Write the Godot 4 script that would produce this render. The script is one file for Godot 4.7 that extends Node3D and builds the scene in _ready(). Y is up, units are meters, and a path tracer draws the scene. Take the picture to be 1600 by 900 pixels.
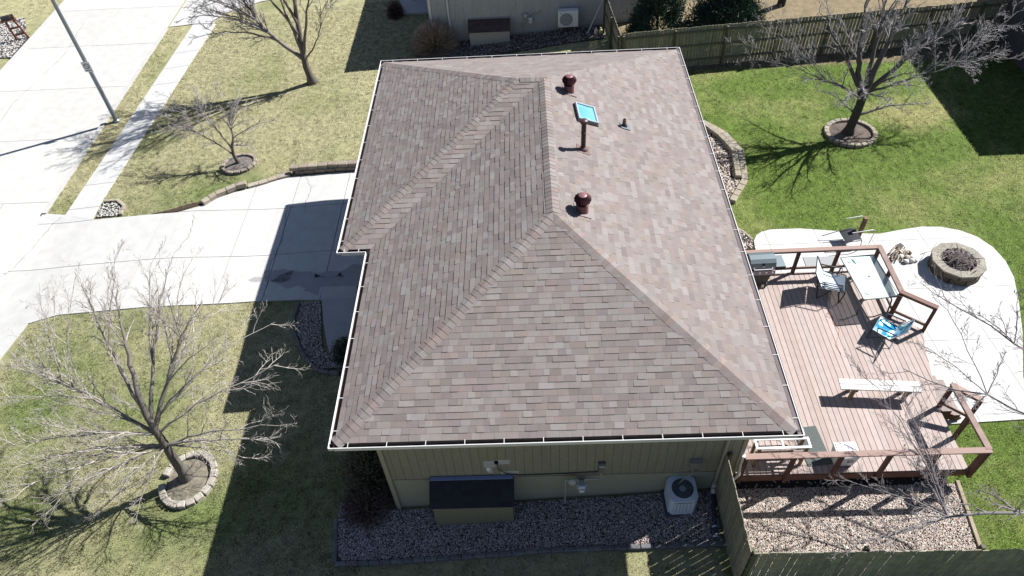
extends Node3D
# A hip-roofed house seen from a drone on a clear early-spring day. Metres, y up; the near wall foots at y = 0 on its street side.

const PITCH := 0.41667          # 5/12 roof
const EAVE := 4.19
const WALL_NEAR := -0.72
const DECK := 1.3
const YARD := 0.65

var rng := RandomNumberGenerator.new()
var taken := {}
var boxes := {}
var mt := {}
var hard: Array[PackedVector2Array] = []      # plan outlines without grass
var patch_noise := FastNoiseLite.new()
var fine_noise := FastNoiseLite.new()


# ------------------------------------------------------------------ mesh collector
class Mb:
	var v := PackedVector3Array()
	var n := PackedVector3Array()
	var c := PackedColorArray()
	var t := PackedVector2Array()
	var i := PackedInt32Array()

	func tri(a: Vector3, b: Vector3, d: Vector3, col: Color, out := Vector3.ZERO) -> void:
		var nn := (b - a).cross(d - a)
		if nn.length_squared() < 1e-14:
			return
		nn = nn.normalized()
		var k := v.size()
		if out != Vector3.ZERO and nn.dot(out) < 0.0:
			nn = -nn
			v.append(a); v.append(b); v.append(d)
		else:
			v.append(a); v.append(d); v.append(b)
		for q in 3:
			n.append(nn)
			c.append(col)
			i.append(k + q)

	func quad(a: Vector3, b: Vector3, d: Vector3, e: Vector3, col: Color, out := Vector3.ZERO) -> void:
		tri(a, b, d, col, out)
		tri(a, d, e, col, out)

	func box(at: Vector3, s: Vector3, col: Color, ch := 0.0, bs := Basis()) -> void:
		var h := s * 0.5
		for ax in 3:
			var a1 := (ax + 1) % 3
			var a2 := (ax + 2) % 3
			for sg in [-1.0, 1.0]:
				var q: Array[Vector3] = []
				for pq in [[-1.0, -1.0], [1.0, -1.0], [1.0, 1.0], [-1.0, 1.0]]:
					var w := Vector3.ZERO
					w[ax] = sg * h[ax]
					w[a1] = pq[0] * (h[a1] - ch)
					w[a2] = pq[1] * (h[a2] - ch)
					q.append(at + bs * w)
				var o := Vector3.ZERO
				o[ax] = sg
				quad(q[0], q[1], q[2], q[3], col, bs * o)
			if ch > 0.0:
				for p in [-1.0, 1.0]:
					for r in [-1.0, 1.0]:
						var w1 := Vector3.ZERO
						w1[a1] = p * h[a1]
						w1[a2] = r * (h[a2] - ch)
						var w2 := Vector3.ZERO
						w2[a1] = p * (h[a1] - ch)
						w2[a2] = r * h[a2]
						var e := Vector3.ZERO
						e[ax] = h[ax] - ch
						var o2 := Vector3.ZERO
						o2[a1] = p
						o2[a2] = r
						quad(at + bs * (w1 - e), at + bs * (w1 + e), at + bs * (w2 + e), at + bs * (w2 - e), col, bs * o2)
		if ch > 0.0:
			for x in [-1.0, 1.0]:
				for y in [-1.0, 1.0]:
					for z in [-1.0, 1.0]:
						var o3 := Vector3(x, y, z)
						tri(at + bs * (o3 * Vector3(h.x, h.y - ch, h.z - ch)), at + bs * (o3 * Vector3(h.x - ch, h.y, h.z - ch)), at + bs * (o3 * Vector3(h.x - ch, h.y - ch, h.z)), col, bs * o3)

	func beam(a: Vector3, b: Vector3, w: float, h: float, col: Color, ch := 0.0, up := Vector3.UP) -> void:
		var z := (b - a)
		var l := z.length()
		z /= l
		if absf(z.dot(up)) > 0.98:
			up = Vector3(1, 0, 0)
		var x := up.cross(z).normalized()
		var y := z.cross(x)
		box((a + b) * 0.5, Vector3(w, h, l), col, ch, Basis(x, y, z))

	func tube(p: PackedVector3Array, r: PackedFloat32Array, sides: int, col: Color, closed := true) -> void:
		var k0 := v.size()
		var m := p.size()
		var side := Vector3.ZERO
		for q in m:
			var tg: Vector3 = (p[mini(q + 1, m - 1)] - p[maxi(q - 1, 0)]).normalized()
			if q == 0:
				side = tg.cross(Vector3.UP if absf(tg.y) < 0.9 else Vector3.RIGHT).normalized()
			side = (side - tg * side.dot(tg)).normalized()
			var up := tg.cross(side)
			for s in sides:
				var an := TAU * s / sides
				var d := side * cos(an) + up * sin(an)
				v.append(p[q] + d * r[q])
				n.append(d)
				c.append(col)
		for q in m - 1:
			for s in sides:
				var s2 := (s + 1) % sides
				var a := k0 + q * sides + s
				var b := k0 + q * sides + s2
				i.append_array(PackedInt32Array([a, a + sides, b, b, a + sides, b + sides]))
		if closed:
			for q in [0, m - 1]:
				var tg: Vector3 = (p[1] - p[0]) * -1.0 if q == 0 else p[m - 1] - p[m - 2]
				for s in range(1, sides - 1):
					tri(v[k0 + q * sides], v[k0 + q * sides + s], v[k0 + q * sides + s + 1], col, tg)

	func rod(a: Vector3, b: Vector3, r: float, col: Color, sides := 6) -> void:
		tube(PackedVector3Array([a, b]), PackedFloat32Array([r, r]), sides, col)

	func bent(p: Array, r: float, col: Color, sides := 6) -> void:
		var rr := PackedFloat32Array()
		rr.resize(p.size())
		rr.fill(r)
		tube(PackedVector3Array(p), rr, sides, col)

	func lathe(prof: Array, segs: int, at: Vector3, col: Color, bs := Basis()) -> void:
		for q in prof.size() - 1:
			var a: Vector2 = prof[q]
			var b: Vector2 = prof[q + 1]
			var e := b - a
			var nn := Vector2(e.y, -e.x).normalized()
			if nn.length() < 0.5:
				continue
			var k := v.size()
			for s in segs + 1:
				var an := TAU * s / segs
				var d := Vector3(cos(an), 0, sin(an))
				for w in [a, b]:
					v.append(at + bs * (d * w.x + Vector3(0, w.y, 0)))
					n.append((bs * (d * nn.x + Vector3(0, nn.y, 0))).normalized())
					c.append(col)
			for s in segs:
				var o := k + s * 2
				i.append_array(PackedInt32Array([o, o + 2, o + 1, o + 2, o + 3, o + 1]))

	# a flat plan outline (x, z) between two heights
	func prism(poly: PackedVector2Array, y0: float, y1: float, col: Color) -> void:
		var ix := Geometry2D.triangulate_polygon(poly)
		for q in range(0, ix.size(), 3):
			var a := poly[ix[q]]
			var b := poly[ix[q + 1]]
			var d := poly[ix[q + 2]]
			tri(Vector3(a.x, y1, a.y), Vector3(b.x, y1, b.y), Vector3(d.x, y1, d.y), col, Vector3.UP)
			tri(Vector3(a.x, y0, a.y), Vector3(b.x, y0, b.y), Vector3(d.x, y0, d.y), col, Vector3.DOWN)
		var cw := 1.0 if Geometry2D.is_polygon_clockwise(poly) else -1.0
		for q in poly.size():
			var a := poly[q]
			var b := poly[(q + 1) % poly.size()]
			var o := Vector3(b.y - a.y, 0, -(b.x - a.x)) * -cw
			quad(Vector3(a.x, y0, a.y), Vector3(b.x, y0, b.y), Vector3(b.x, y1, b.y), Vector3(a.x, y1, a.y), col, o)

	func mesh(m: Material) -> ArrayMesh:
		var arr := []
		arr.resize(Mesh.ARRAY_MAX)
		arr[Mesh.ARRAY_VERTEX] = v
		arr[Mesh.ARRAY_NORMAL] = n
		arr[Mesh.ARRAY_COLOR] = c
		if t.size() == v.size() and t.size() > 0:
			arr[Mesh.ARRAY_TEX_UV] = t
		arr[Mesh.ARRAY_INDEX] = i
		var am := ArrayMesh.new()
		am.add_surface_from_arrays(Mesh.PRIMITIVE_TRIANGLES, arr)
		am.surface_set_material(0, m)
		return am


# ------------------------------------------------------------------ naming
func numbered(called: String, parent: Node) -> String:
	var key := "%d/%s" % [parent.get_instance_id(), called]
	var k: int = taken.get(key, 0)
	taken[key] = k + 1
	return called if k == 0 else "%s_%03d" % [called, k]

func put(called: String, am: Mesh, parent: Node, at := Transform3D()) -> MeshInstance3D:
	var o := MeshInstance3D.new()
	o.name = numbered(called, parent)
	o.mesh = am
	o.transform = at
	parent.add_child(o, true)
	return o

func part(called: String, b: Mb, m: Material, parent: Node) -> MeshInstance3D:
	return put(called, b.mesh(m), parent)

func tag(o: Node, label: String, category := "", group := "", kind := "") -> void:
	o.set_meta("label", label)
	if category: o.set_meta("category", category)
	if group: o.set_meta("group", group)
	if kind: o.set_meta("kind", kind)

func thing(called: String, label: String, category: String, at := Vector3.ZERO, turn := 0.0, group := "") -> Node3D:
	var o := Node3D.new()
	o.name = numbered(called, self)
	add_child(o, true)
	o.position = at
	o.rotation.y = turn
	tag(o, label, category, group)
	return o

func setting(called: String) -> Node3D:
	var o := Node3D.new()
	o.name = numbered(called, self)
	add_child(o, true)
	o.set_meta("kind", "structure")
	return o

func block(called: String, s: Vector3, col: Color, m: Material, parent: Node, at: Transform3D, ch := 0.004) -> MeshInstance3D:
	var key := "%s|%s|%s|%d" % [s.snappedf(0.002), col, ch, m.get_instance_id()]
	if not boxes.has(key):
		var b := Mb.new()
		b.box(Vector3.ZERO, s, col, ch)
		boxes[key] = b.mesh(m)
	return put(called, boxes[key], parent, at)

func at3(x: float, y: float, z: float, turn := 0.0) -> Transform3D:
	return Transform3D(Basis(Vector3.UP, turn), Vector3(x, y, z))

func pick(a: Array):
	return a[rng.randi() % a.size()]

func vary(c: Color, s: float) -> Color:
	var k := 1.0 + rng.randf_range(-s, s)
	return Color(c.r * k, c.g * k, c.b * k)

func pv(a: Array) -> PackedVector2Array:
	var p := PackedVector2Array()
	for q in range(0, a.size(), 2):
		p.append(Vector2(a[q], a[q + 1]))
	return p

func disc(x: float, z: float, r: float, k := 20, rz := 0.0) -> PackedVector2Array:
	var p := PackedVector2Array()
	for q in k:
		p.append(Vector2(x + r * cos(TAU * q / k), z + (rz if rz > 0 else r) * sin(TAU * q / k)))
	return p


# ------------------------------------------------------------------ materials
func noise_tex(freq: float, oct: int, lo: Color, hi: Color, sd: int, size := 512, kind := FastNoiseLite.TYPE_SIMPLEX_SMOOTH) -> NoiseTexture2D:
	var f := FastNoiseLite.new()
	f.seed = sd
	f.noise_type = kind
	f.frequency = freq
	f.fractal_octaves = oct
	var t := NoiseTexture2D.new()
	t.width = size
	t.height = size
	t.seamless = true
	t.noise = f
	var g := Gradient.new()
	g.set_color(0, lo)
	g.set_color(1, hi)
	t.color_ramp = g
	return t

func make_mat(called: String, tex: Texture2D, scale: Vector3, rough: float, bump := 0.0, bump_tex: Texture2D = null, coarse: Texture2D = null, coarse_scale := 0.3) -> StandardMaterial3D:
	var m := StandardMaterial3D.new()
	m.resource_name = called
	m.vertex_color_use_as_albedo = true
	m.albedo_texture = tex
	m.roughness = rough
	m.metallic_specular = 0.4
	m.uv1_triplanar = true
	m.uv1_world_triplanar = true
	m.uv1_scale = scale
	if bump > 0.0:
		m.heightmap_enabled = true
		m.heightmap_texture = bump_tex
		m.heightmap_scale = bump
	if coarse:
		m.detail_enabled = true
		m.detail_albedo = coarse
		m.detail_blend_mode = BaseMaterial3D.BLEND_MODE_MUL
		m.detail_uv_layer = BaseMaterial3D.DETAIL_UV_2
		m.uv2_triplanar = true
		m.uv2_world_triplanar = true
		m.uv2_scale = Vector3.ONE * coarse_scale
	mt[called] = m
	return m

func grey(v: float) -> Color:
	return Color(v, v, v)

func materials() -> void:
	var speck := noise_tex(0.35, 2, grey(0.72), grey(1.0), 1)
	var grain := noise_tex(0.22, 3, grey(0.66), grey(1.0), 2)
	var blotch := noise_tex(0.012, 5, grey(0.8), grey(1.0), 3)
	var soft := noise_tex(0.02, 4, grey(0.93), grey(1.0), 4)
	var rough_h := noise_tex(0.12, 4, grey(0), grey(1), 5)
	var fibre := noise_tex(0.16, 3, Color(0.74, 0.72, 0.66), Color(1, 1, 1), 6)
	make_mat("turf", fibre, Vector3.ONE * 3.4, 0.95, 0.9, rough_h, blotch, 0.31)
	make_mat("blade", null, Vector3.ONE, 0.8)
	mt.blade.backlight_enabled = true
	mt.blade.backlight = Color(0.12, 0.13, 0.05)
	make_mat("concrete", speck, Vector3.ONE * 2.2, 0.9, 0.15, rough_h, soft, 0.17)
	mt.concrete.albedo_texture = noise_tex(0.3, 3, grey(0.9), grey(1.0), 7)
	make_mat("shingle", speck, Vector3.ONE * 7.0, 0.92, 0.12, speck, soft, 0.4)
	make_mat("stone", grain, Vector3.ONE * 3.1, 0.92, 0.8, rough_h, blotch, 1.3)
	make_mat("gravel", grain, Vector3.ONE * 6.0, 0.85)
	make_mat("wood_x", grain, Vector3(0.5, 5, 9), 0.75, 0.06, grain)
	make_mat("wood_y", grain, Vector3(9, 0.5, 9), 0.8, 0.06, grain, blotch, 0.5)
	make_mat("wood_z", grain, Vector3(9, 5, 0.5), 0.7, 0.06, grain, blotch, 0.35)
	var grain_l := noise_tex(0.2, 3, grey(0.84), grey(1.0), 8)
	make_mat("deck_wood", grain_l, Vector3(9, 5, 0.5), 0.75, 0.05, grain, soft, 0.35)
	make_mat("limb", grain_l, Vector3(7, 2.5, 7), 0.9, 0.3, grain, soft, 1.1)
	make_mat("siding", grain, Vector3(9, 0.4, 9), 0.7, 0.03, grain, soft, 0.6)
	make_mat("paint", soft, Vector3.ONE * 2.0, 0.5)
	make_mat("plastic", soft, Vector3.ONE * 3.0, 0.45)
	make_mat("metal", soft, Vector3.ONE * 3.0, 0.38)
	mt.metal.metallic = 0.55
	make_mat("black", soft, Vector3.ONE * 3.0, 0.4)
	make_mat("cloth", speck, Vector3.ONE * 9.0, 0.9)
	make_mat("bark", grain, Vector3(7, 2.5, 7), 0.95, 0.9, grain, blotch, 1.1)
	make_mat("twig", null, Vector3.ONE, 0.85)
	make_mat("leaf", null, Vector3.ONE, 0.7)
	mt.leaf.backlight_enabled = true
	mt.leaf.backlight = Color(0.06, 0.08, 0.04)
	make_mat("soil", grain, Vector3.ONE * 2.0, 0.97, 2.0, rough_h, blotch, 0.8)
	make_mat("debris", grain, Vector3.ONE * 5.0, 0.95)
	make_mat("turbine", soft, Vector3.ONE * 3.0, 0.48)
	mt.turbine.metallic = 0.1
	mt.turbine.clearcoat_enabled = true
	mt.turbine.clearcoat = 0.2
	var g := StandardMaterial3D.new()
	g.resource_name = "skylight glass"
	g.albedo_color = Color(0.42, 0.66, 0.73)
	g.roughness = 0.12
	g.metallic = 0.25
	g.clearcoat_enabled = true
	g.clearcoat = 1.0
	g.clearcoat_roughness = 0.05
	mt.skylight = g
	var f := StandardMaterial3D.new()
	f.resource_name = "frosted glass"
	f.albedo_color = Color(0.74, 0.82, 0.79, 0.6)
	f.transparency = BaseMaterial3D.TRANSPARENCY_ALPHA
	f.roughness = 0.3
	mt.frosted = f


# ------------------------------------------------------------------ terrain
const WALL_CURVE := [[-13.4, -13.12], [-12.97, -13.58], [-12.56, -14.0], [-11.91, -14.38], [-11.14, -14.66], [-10.46, -15.0], [-9.9, -15.17]]

func wall_line(x: float) -> float:
	if x > -9.9:
		return -15.17
	for k in WALL_CURVE.size() - 1:
		var a: Array = WALL_CURVE[k]
		var b: Array = WALL_CURVE[k + 1]
		if x >= a[0]:
			return lerpf(a[1], b[1], (x - a[0]) / (b[0] - a[0]))
	return -13.12

var edge_shift := -0.12

func land(x: float, z: float) -> float:
	var b := 0.0
	if x < -8.0:
		b = -0.6 * minf((-8.0 - x) / 9.0, 1.0)
	if x < -17.0:
		b = -0.6 - 0.15 * minf((-17.0 - x) / 1.5, 1.0)
	if x > -4.3:
		b = YARD * minf((x + 4.3) / 8.3, 1.0)
	var d := 0.0
	if x < -4.6 and z > wall_line(x) + edge_shift:
		d = 0.31 * smoothstep(-5.0, -9.0, z) * (1.0 - smoothstep(-9.5, -14.2, x))
	return b - d

func turf_color(x: float, z: float) -> Color:
	var a := patch_noise.get_noise_2d(x, z)
	var b := fine_noise.get_noise_2d(x, z)
	var tan_c := Color(0.46, 0.435, 0.262)
	var green := Color(0.2, 0.255, 0.085)
	var g := 0.0
	if x > 3.5 and z > -19.9:
		g = 0.96 + 0.75 * a + 0.35 * b            # watered back lawn
		g -= 0.9 * maxf(0.0, 1.0 - Vector2((x - 14.3) / 2.6, (z + 16.0) / 1.6).length())
		g -= 0.5 * maxf(0.0, 1.0 - Vector2((x - 8.0) / 1.8, (z + 16.6) / 1.2).length())
		green = Color(0.138, 0.222, 0.034)
		tan_c = Color(0.4, 0.385, 0.165)
	elif z < -19.9 and x > 3.5:
		g = 0.0
		tan_c = Color(0.3, 0.24, 0.15)
	else:
		g = 0.09 + 1.0 * a + 0.3 * b
		g += 0.5 * maxf(0.0, 1.0 - Vector2((x + 13.5) / 3.0, (z + 14.0) / 1.6).length())
		g += 0.3 * maxf(0.0, 1.0 - Vector2((x + 8.5) / 1.6, (z + 16.8) / 1.6).length())
		g += 0.5 * maxf(0.0, 1.0 - Vector2((x + 13.3) / 1.6, (z + 1.5) / 2.2).length())
		g += 0.28 * smoothstep(-9.0, -7.5, -absf(z + 7.5) - 1.0)
		if z < -15.2:
			g -= 0.12
	return tan_c.lerp(green, clampf(g, 0.0, 1.0))

func on_hard(p: Vector2) -> bool:
	for q in hard:
		if Geometry2D.is_point_in_polygon(p, q):
			return true
	return false

func ground() -> void:
	var xs := PackedFloat32Array([-160, -110, -80, -60, -48, -40])
	var x := -36.0
	while x < 25.0:
		xs.append(x)
		x += 0.28
	xs.append_array(PackedFloat32Array([26, 30, 40, 60, 90, 160]))
	var zs := PackedFloat32Array([-190, -120, -80, -60, -50])
	var z := -44.0
	while z < 4.0:
		zs.append(z)
		z += 0.28
	zs.append_array(PackedFloat32Array([5, 8, 14, 24, 50, 120]))
	var b := Mb.new()
	for j in zs.size():
		for k in xs.size():
			var px := xs[k]
			var pz := zs[j]
			var h := land(px, pz)
			if px < -19.5 and px > -26.8:
				h -= 0.14
			b.v.append(Vector3(px, h - 0.035 + 0.012 * fine_noise.get_noise_2d(px * 3.0, pz * 3.0), pz))
			var e := 0.15
			edge_shift = 99.0
			b.n.append(Vector3(land(px - e, pz) - land(px + e, pz), 2.0 * e, land(px, pz - e) - land(px, pz + e)).normalized())
			edge_shift = -0.12
			b.c.append(turf_color(px, pz))
	var w := xs.size()
	for j in zs.size() - 1:
		for k in w - 1:
			var a := j * w + k
			b.i.append_array(PackedInt32Array([a, a + 1, a + w, a + 1, a + w + 1, a + w]))
	var o := part("lawn", b, mt.turf, self)
	o.set_meta("kind", "structure")
	tag(o, "early spring lawn, tan in front and greener behind")
	o.set_meta("kind", "structure")

func blade_mesh() -> ArrayMesh:
	var b := Mb.new()
	var r := RandomNumberGenerator.new()
	r.seed = 77
	for k in 8:
		var an := r.randf() * TAU
		var p := Vector3(r.randf_range(-0.1, 0.1), 0, r.randf_range(-0.1, 0.1))
		var s := Vector3(cos(an), 0, sin(an)) * 0.0045
		var lean := Vector3(r.randf_range(-1, 1), 0, r.randf_range(-1, 1)) * 0.035
		b.tri(p - s, p + s, p + lean + Vector3(0, r.randf_range(0.03, 0.055), 0), Color.WHITE)
	for k in b.n.size():
		b.n[k] = Vector3.UP
	return b.mesh(mt.blade)

func scatter(called: String, label: String, m: Mesh, list: Array, cols: PackedColorArray, parent: Node) -> void:
	var mm := MultiMesh.new()
	mm.transform_format = MultiMesh.TRANSFORM_3D
	mm.use_colors = true
	mm.mesh = m
	mm.instance_count = list.size()
	for k in list.size():
		mm.set_instance_transform(k, list[k])
		mm.set_instance_color(k, cols[k])
	var o := MultiMeshInstance3D.new()
	o.name = numbered(called, parent)
	o.multimesh = mm
	parent.add_child(o, true)
	o.set_meta("kind", "stuff")
	if label:
		o.set_meta("label", label)

func grass() -> void:
	var list := []
	var cols := PackedColorArray()
	var areas := [[-17.3, -4.9, -29.0, 2.0, 170], [4.0, 21.0, -21.0, 2.0, 170], [-19.5, -18.5, -28.5, -13.6, 170], [-34.0, -26.8, -34.0, -22.0, 40], [-6.0, 4.0, -24.0, -15.0, 45], [-6.0, 4.0, 0.4, 2.2, 120]]
	for a in areas:
		var num := int((a[1] - a[0]) * (a[3] - a[2]) * a[4])
		for k in num:
			var p := Vector2(rng.randf_range(a[0], a[1]), rng.randf_range(a[2], a[3]))
			if on_hard(p):
				continue
			var s := rng.randf_range(0.7, 1.35)
			list.append(Transform3D(Basis(Vector3.UP, rng.randf() * TAU).scaled(Vector3(s, s * rng.randf_range(0.6, 1.1), s)), Vector3(p.x, land(p.x, p.y) - 0.035, p.y)))
			var c := turf_color(p.x, p.y)
			cols.append(vary(c.lerp(Color(0.5, 0.46, 0.3), rng.randf() * 0.22), 0.1))
	scatter("grass", "short dormant grass blades over the lawns", blade_mesh(), list, cols, self)


# ------------------------------------------------------------------ slabs draped on the land
func drape(poly: PackedVector2Array, col: Color, lift: float, thick: float, cell := 0.8) -> Mb:
	var b := Mb.new()
	var lo := poly[0]
	var hi := poly[0]
	for p in poly:
		lo = lo.min(p)
		hi = hi.max(p)
	var nx := int(ceil((hi.x - lo.x) / cell))
	var nz := int(ceil((hi.y - lo.y) / cell))
	for a in nx:
		for d in nz:
			var x0 := lo.x + (hi.x - lo.x) * a / nx
			var x1 := lo.x + (hi.x - lo.x) * (a + 1) / nx
			var z0 := lo.y + (hi.y - lo.y) * d / nz
			var z1 := lo.y + (hi.y - lo.y) * (d + 1) / nz
			for q in Geometry2D.intersect_polygons(poly, pv([x0, z0, x1, z0, x1, z1, x0, z1])):
				var ix := Geometry2D.triangulate_polygon(q)
				for k in range(0, ix.size(), 3):
					var w: Array[Vector3] = []
					for e in 3:
						var p: Vector2 = q[ix[k + e]]
						w.append(Vector3(p.x, land(p.x, p.y) + lift, p.y))
					b.tri(w[0], w[1], w[2], col, Vector3.UP)
	var cw := 1.0 if Geometry2D.is_polygon_clockwise(poly) else -1.0
	for k in poly.size():
		var a := poly[k]
		var d := poly[(k + 1) % poly.size()]
		var m := maxi(1, int(ceil(a.distance_to(d) / cell)))
		for q in m:
			var p := a.lerp(d, float(q) / m)
			var r := a.lerp(d, float(q + 1) / m)
			var hp := land(p.x, p.y) + lift
			var hr := land(r.x, r.y) + lift
			b.quad(Vector3(p.x, hp - thick, p.y), Vector3(r.x, hr - thick, r.y), Vector3(r.x, hr, r.y), Vector3(p.x, hp, p.y), col, Vector3(d.y - a.y, 0, a.x - d.x) * -cw)
	return b

# cut an outline by x and z joint lines into slabs, each a piece of its own
func slabs(parent: Node, outline: PackedVector2Array, xj: Array, zj: Array, lift := 0.0, tone := Color(0.433, 0.423, 0.405), gap := 0.011, thick := 0.1, shear := 0.0, called := "slab") -> void:
	for a in xj.size() - 1:
		for d in zj.size() - 1:
			var z0: float = zj[d] + gap
			var z1: float = zj[d + 1] - gap
			var x0: float = xj[a] + gap
			var x1: float = xj[a + 1] - gap
			var cell := pv([x0 + shear * z0, z0, x1 + shear * z0, z0, x1 + shear * z1, z1, x0 + shear * z1, z1])
			for q in Geometry2D.intersect_polygons(outline, cell):
				var area := 0.0
				for k in q.size():
					area += q[k].cross(q[(k + 1) % q.size()])
				if absf(area) > 0.03:
					part(called, drape(q, vary(tone, 0.035), lift, thick), mt.concrete, parent)

func paving() -> void:
	var road := setting("road")
	slabs(road, pv([-26.5, -60, -19.66, -60, -19.66, 12, -26.5, 12]), [-26.6, -23.05, -19.6], [-60, -44, -39.8, -35.6, -31.4, -27.25, -23.1, -18.9, -14.55, -10.4, -6.2, -2.0, 2.2, 12], -0.1, Color(0.433, 0.419, 0.397))
	var kerb := setting("kerb")
	slabs(kerb, pv([-19.64, -28.6, -19.44, -28.6, -19.44, -13.75, -19.64, -13.75]), [-19.7, -19.4], [-28.6, -24.4, -20.2, -16.0, -13.7], 0.012, Color(0.401, 0.389, 0.366), 0.004, 0.16)
	slabs(kerb, pv([-26.8, -60, -26.52, -60, -26.52, 4, -26.8, 4]), [-26.9, -26.4], [-60, -40, -31.5, -27.3, -23.1, -18.9, -14.5, 4], 0.012, Color(0.423, 0.412, 0.397), 0.004, 0.16)
	var walk := setting("sidewalk")
	var zz := [-28.8]
	while zz[-1] < -13.8:
		zz.append(zz[-1] + 1.49)
	slabs(walk, pv([-18.15, -28.8, -16.8, -28.5, -17.36, -14.25, -17.3, -13.12, -18.62, -13.6]), [-18.9, -16.5], zz, 0.004, Color(0.463, 0.455, 0.437))
	slabs(walk, pv([-18.75, -7.2, -17.43, -7.94, -17.7, -6.5, -17.95, 3, -19.2, 3]), [-19.4, -17.2], [-8, -6.4, -4.9, -3.4, -1.9, -0.4, 1.1, 3], 0.004, Color(0.439, 0.432, 0.413))
	var drive := setting("driveway")
	var out := pv([-4.86, -8.2, -7.5, -8.22, -9.77, -8.38, -14.07, -8.25, -16.49, -8.22, -17.43, -7.94, -18.75, -7.2, -19.45, -6.5, -19.45, -13.72, -18.62, -13.6, -17.3, -13.12, -13.86, -13.07, -12.97, -13.42, -12.56, -13.84, -11.91, -14.22, -11.14, -14.5, -10.46, -14.84, -9.89, -15.02, -4.86, -15.02])
	edge_shift = -0.5
	slabs(drive, out, [-19.6, -17.3, -14.4, -11.2, -9.55, -7.55, -4.8], [-15.1, -13.1, -10.58, -6.4], 0.002)
	slabs(drive, pv([-19.62, -13.72, -19.47, -13.72, -19.47, -6.5, -19.62, -6.5]), [-19.7, -19.4], [-13.8, -10.5, -6.4], -0.04)
	for e in [[-9.2, -9.5, 0.55, 0.3], [-8.6, -9.3, 0.9, 0.4], [-7.6, -9.0, 0.8, 0.5], [-10.0, -9.4, 0.22, 0.12], [-9.7, -9.75, 0.12, 0.1], [-6.5, -9.2, 0.9, 0.6]]:
		var pl := PackedVector2Array()
		for k in 18:
			var an := TAU * k / 18
			var f := 0.75 + 0.5 * rng.randf()
			pl.append(Vector2(e[0] + e[2] * cos(an) * f, e[1] + e[3] * sin(an) * f))
		part("oil_stain", drape(pl, Color(0.292, 0.289, 0.287), 0.006, 0.002, 0.4), mt.concrete, drive)
	edge_shift = -0.12
	for e in [[[-19.46, -10.3], [-19.1, -11.6], [-18.9, -12.9], [-18.75, -13.5], drive], [[-9.66, -13.0], [-9.5, -11.6], [-9.62, -10.2], [-9.5, -8.6], drive], [[-9.3, -14.9], [-8.95, -14.2], [-9.0, -13.2], [-8.9, -12.7], drive], [[-13.2, -13.0], [-13.0, -11.8], [-13.3, -10.7], [-13.1, -9.0], drive], [[-24.6, -30.0], [-24.2, -26.0], [-24.8, -22.0], [-24.3, -17.0], road], [[-21.6, -14.5], [-21.2, -12.5], [-21.7, -10.5], [-21.3, -8.0], road]]:
		var up := -0.094 if e[4] == road else 0.007
		edge_shift = -0.5 if e[4] == drive else -0.12
		var b := Mb.new()
		var last := Vector2(e[0][0], e[0][1])
		for k in range(1, 25):
			var f := k / 24.0 * 3.0
			var q := mini(int(f), 2)
			var p := Vector2(e[q][0], e[q][1]).lerp(Vector2(e[q + 1][0], e[q + 1][1]), f - q) + Vector2(rng.randf_range(-0.05, 0.05), 0)
			var w := Vector2(rng.randf_range(0.004, 0.009), 0)
			b.quad(Vector3(last.x - w.x, land(last.x, last.y) + up, last.y), Vector3(last.x + w.x, land(last.x, last.y) + up, last.y), Vector3(p.x + w.x, land(p.x, p.y) + up, p.y), Vector3(p.x - w.x, land(p.x, p.y) + up, p.y), Color(0.121, 0.111, 0.104), Vector3.UP)
			last = p
		part("crack", b, mt.concrete, e[4])
	edge_shift = -0.12
	var nd := setting("driveway")
	slabs(nd, pv([-19.45, -38, -5.0, -38, -8.6, -31.2, -14.8, -30.6, -16.7, -29.6, -17.0, -28.6, -18.2, -28.9, -19.45, -28.75]), [-19.5, -16, -12.6, -9.2, -5], [-38, -34.2, -30.9, -28.5], 0.002, Color(0.439, 0.428, 0.413))
	var patio := setting("patio")
	patio_outline = pv([6.62, -9.0, 6.66, -9.3, 6.8, -9.55, 7.0, -9.7, 7.3, -9.79, 8.26, -9.79, 9.4, -9.6, 10.2, -9.44, 10.7, -9.4, 11.26, -9.52, 12.1, -9.66, 12.7, -9.62, 13.25, -9.42, 13.65, -9.1, 13.92, -8.6, 14.02, -8.0, 13.95, -7.3, 13.62, -6.3, 13.2, -5.2, 12.5, -3.7, 12.1, -2.4, 9.7, -2.3, 9.7, -6.7, 6.6, -6.7])
	slabs(patio, patio_outline, [5, 7.65, 9.25, 10.92, 12.5, 15], [-10, -9.08, -6.98, -5.0, -2], 0.006, Color(0.478, 0.470, 0.452), 0.006, 0.1, 0.06)
	hard.append(out)
	hard.append(patio_outline)
	hard.append(pv([-19.6, 3, -26.8, 3, -26.8, -60, -19.45, -60, -19.45, 3]))
	hard.append(pv([-18.15, -28.8, -16.8, -28.5, -17.36, -14.25, -17.3, -13.12, -18.62, -13.6]))
	hard.append(pv([-18.75, -7.2, -17.43, -7.94, -17.7, -6.5, -17.95, 3, -19.2, 3]))
	hard.append(pv([-19.45, -38, -5.0, -38, -8.6, -31.2, -14.8, -30.6, -16.7, -29.6, -17.0, -28.6, -18.2, -28.9, -19.45, -28.75]))
	hard.append(pv([-5.0, -15.1, 4.2, -15.1, 4.2, -0.6, -4.3, -0.6, -5, -6]))

var patio_outline: PackedVector2Array


# ------------------------------------------------------------------ the house
func roof_y(x: float, z: float) -> float:
	var main := minf(minf(x + 4.68, 4.68 - x), minf(-0.12 - z, z + 15.21))
	var wing := minf(minf(x + 5.44, -5.86 - z), minf(z + 15.21, 4.68 - x))
	return EAVE + PITCH * maxf(main, wing)

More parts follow.
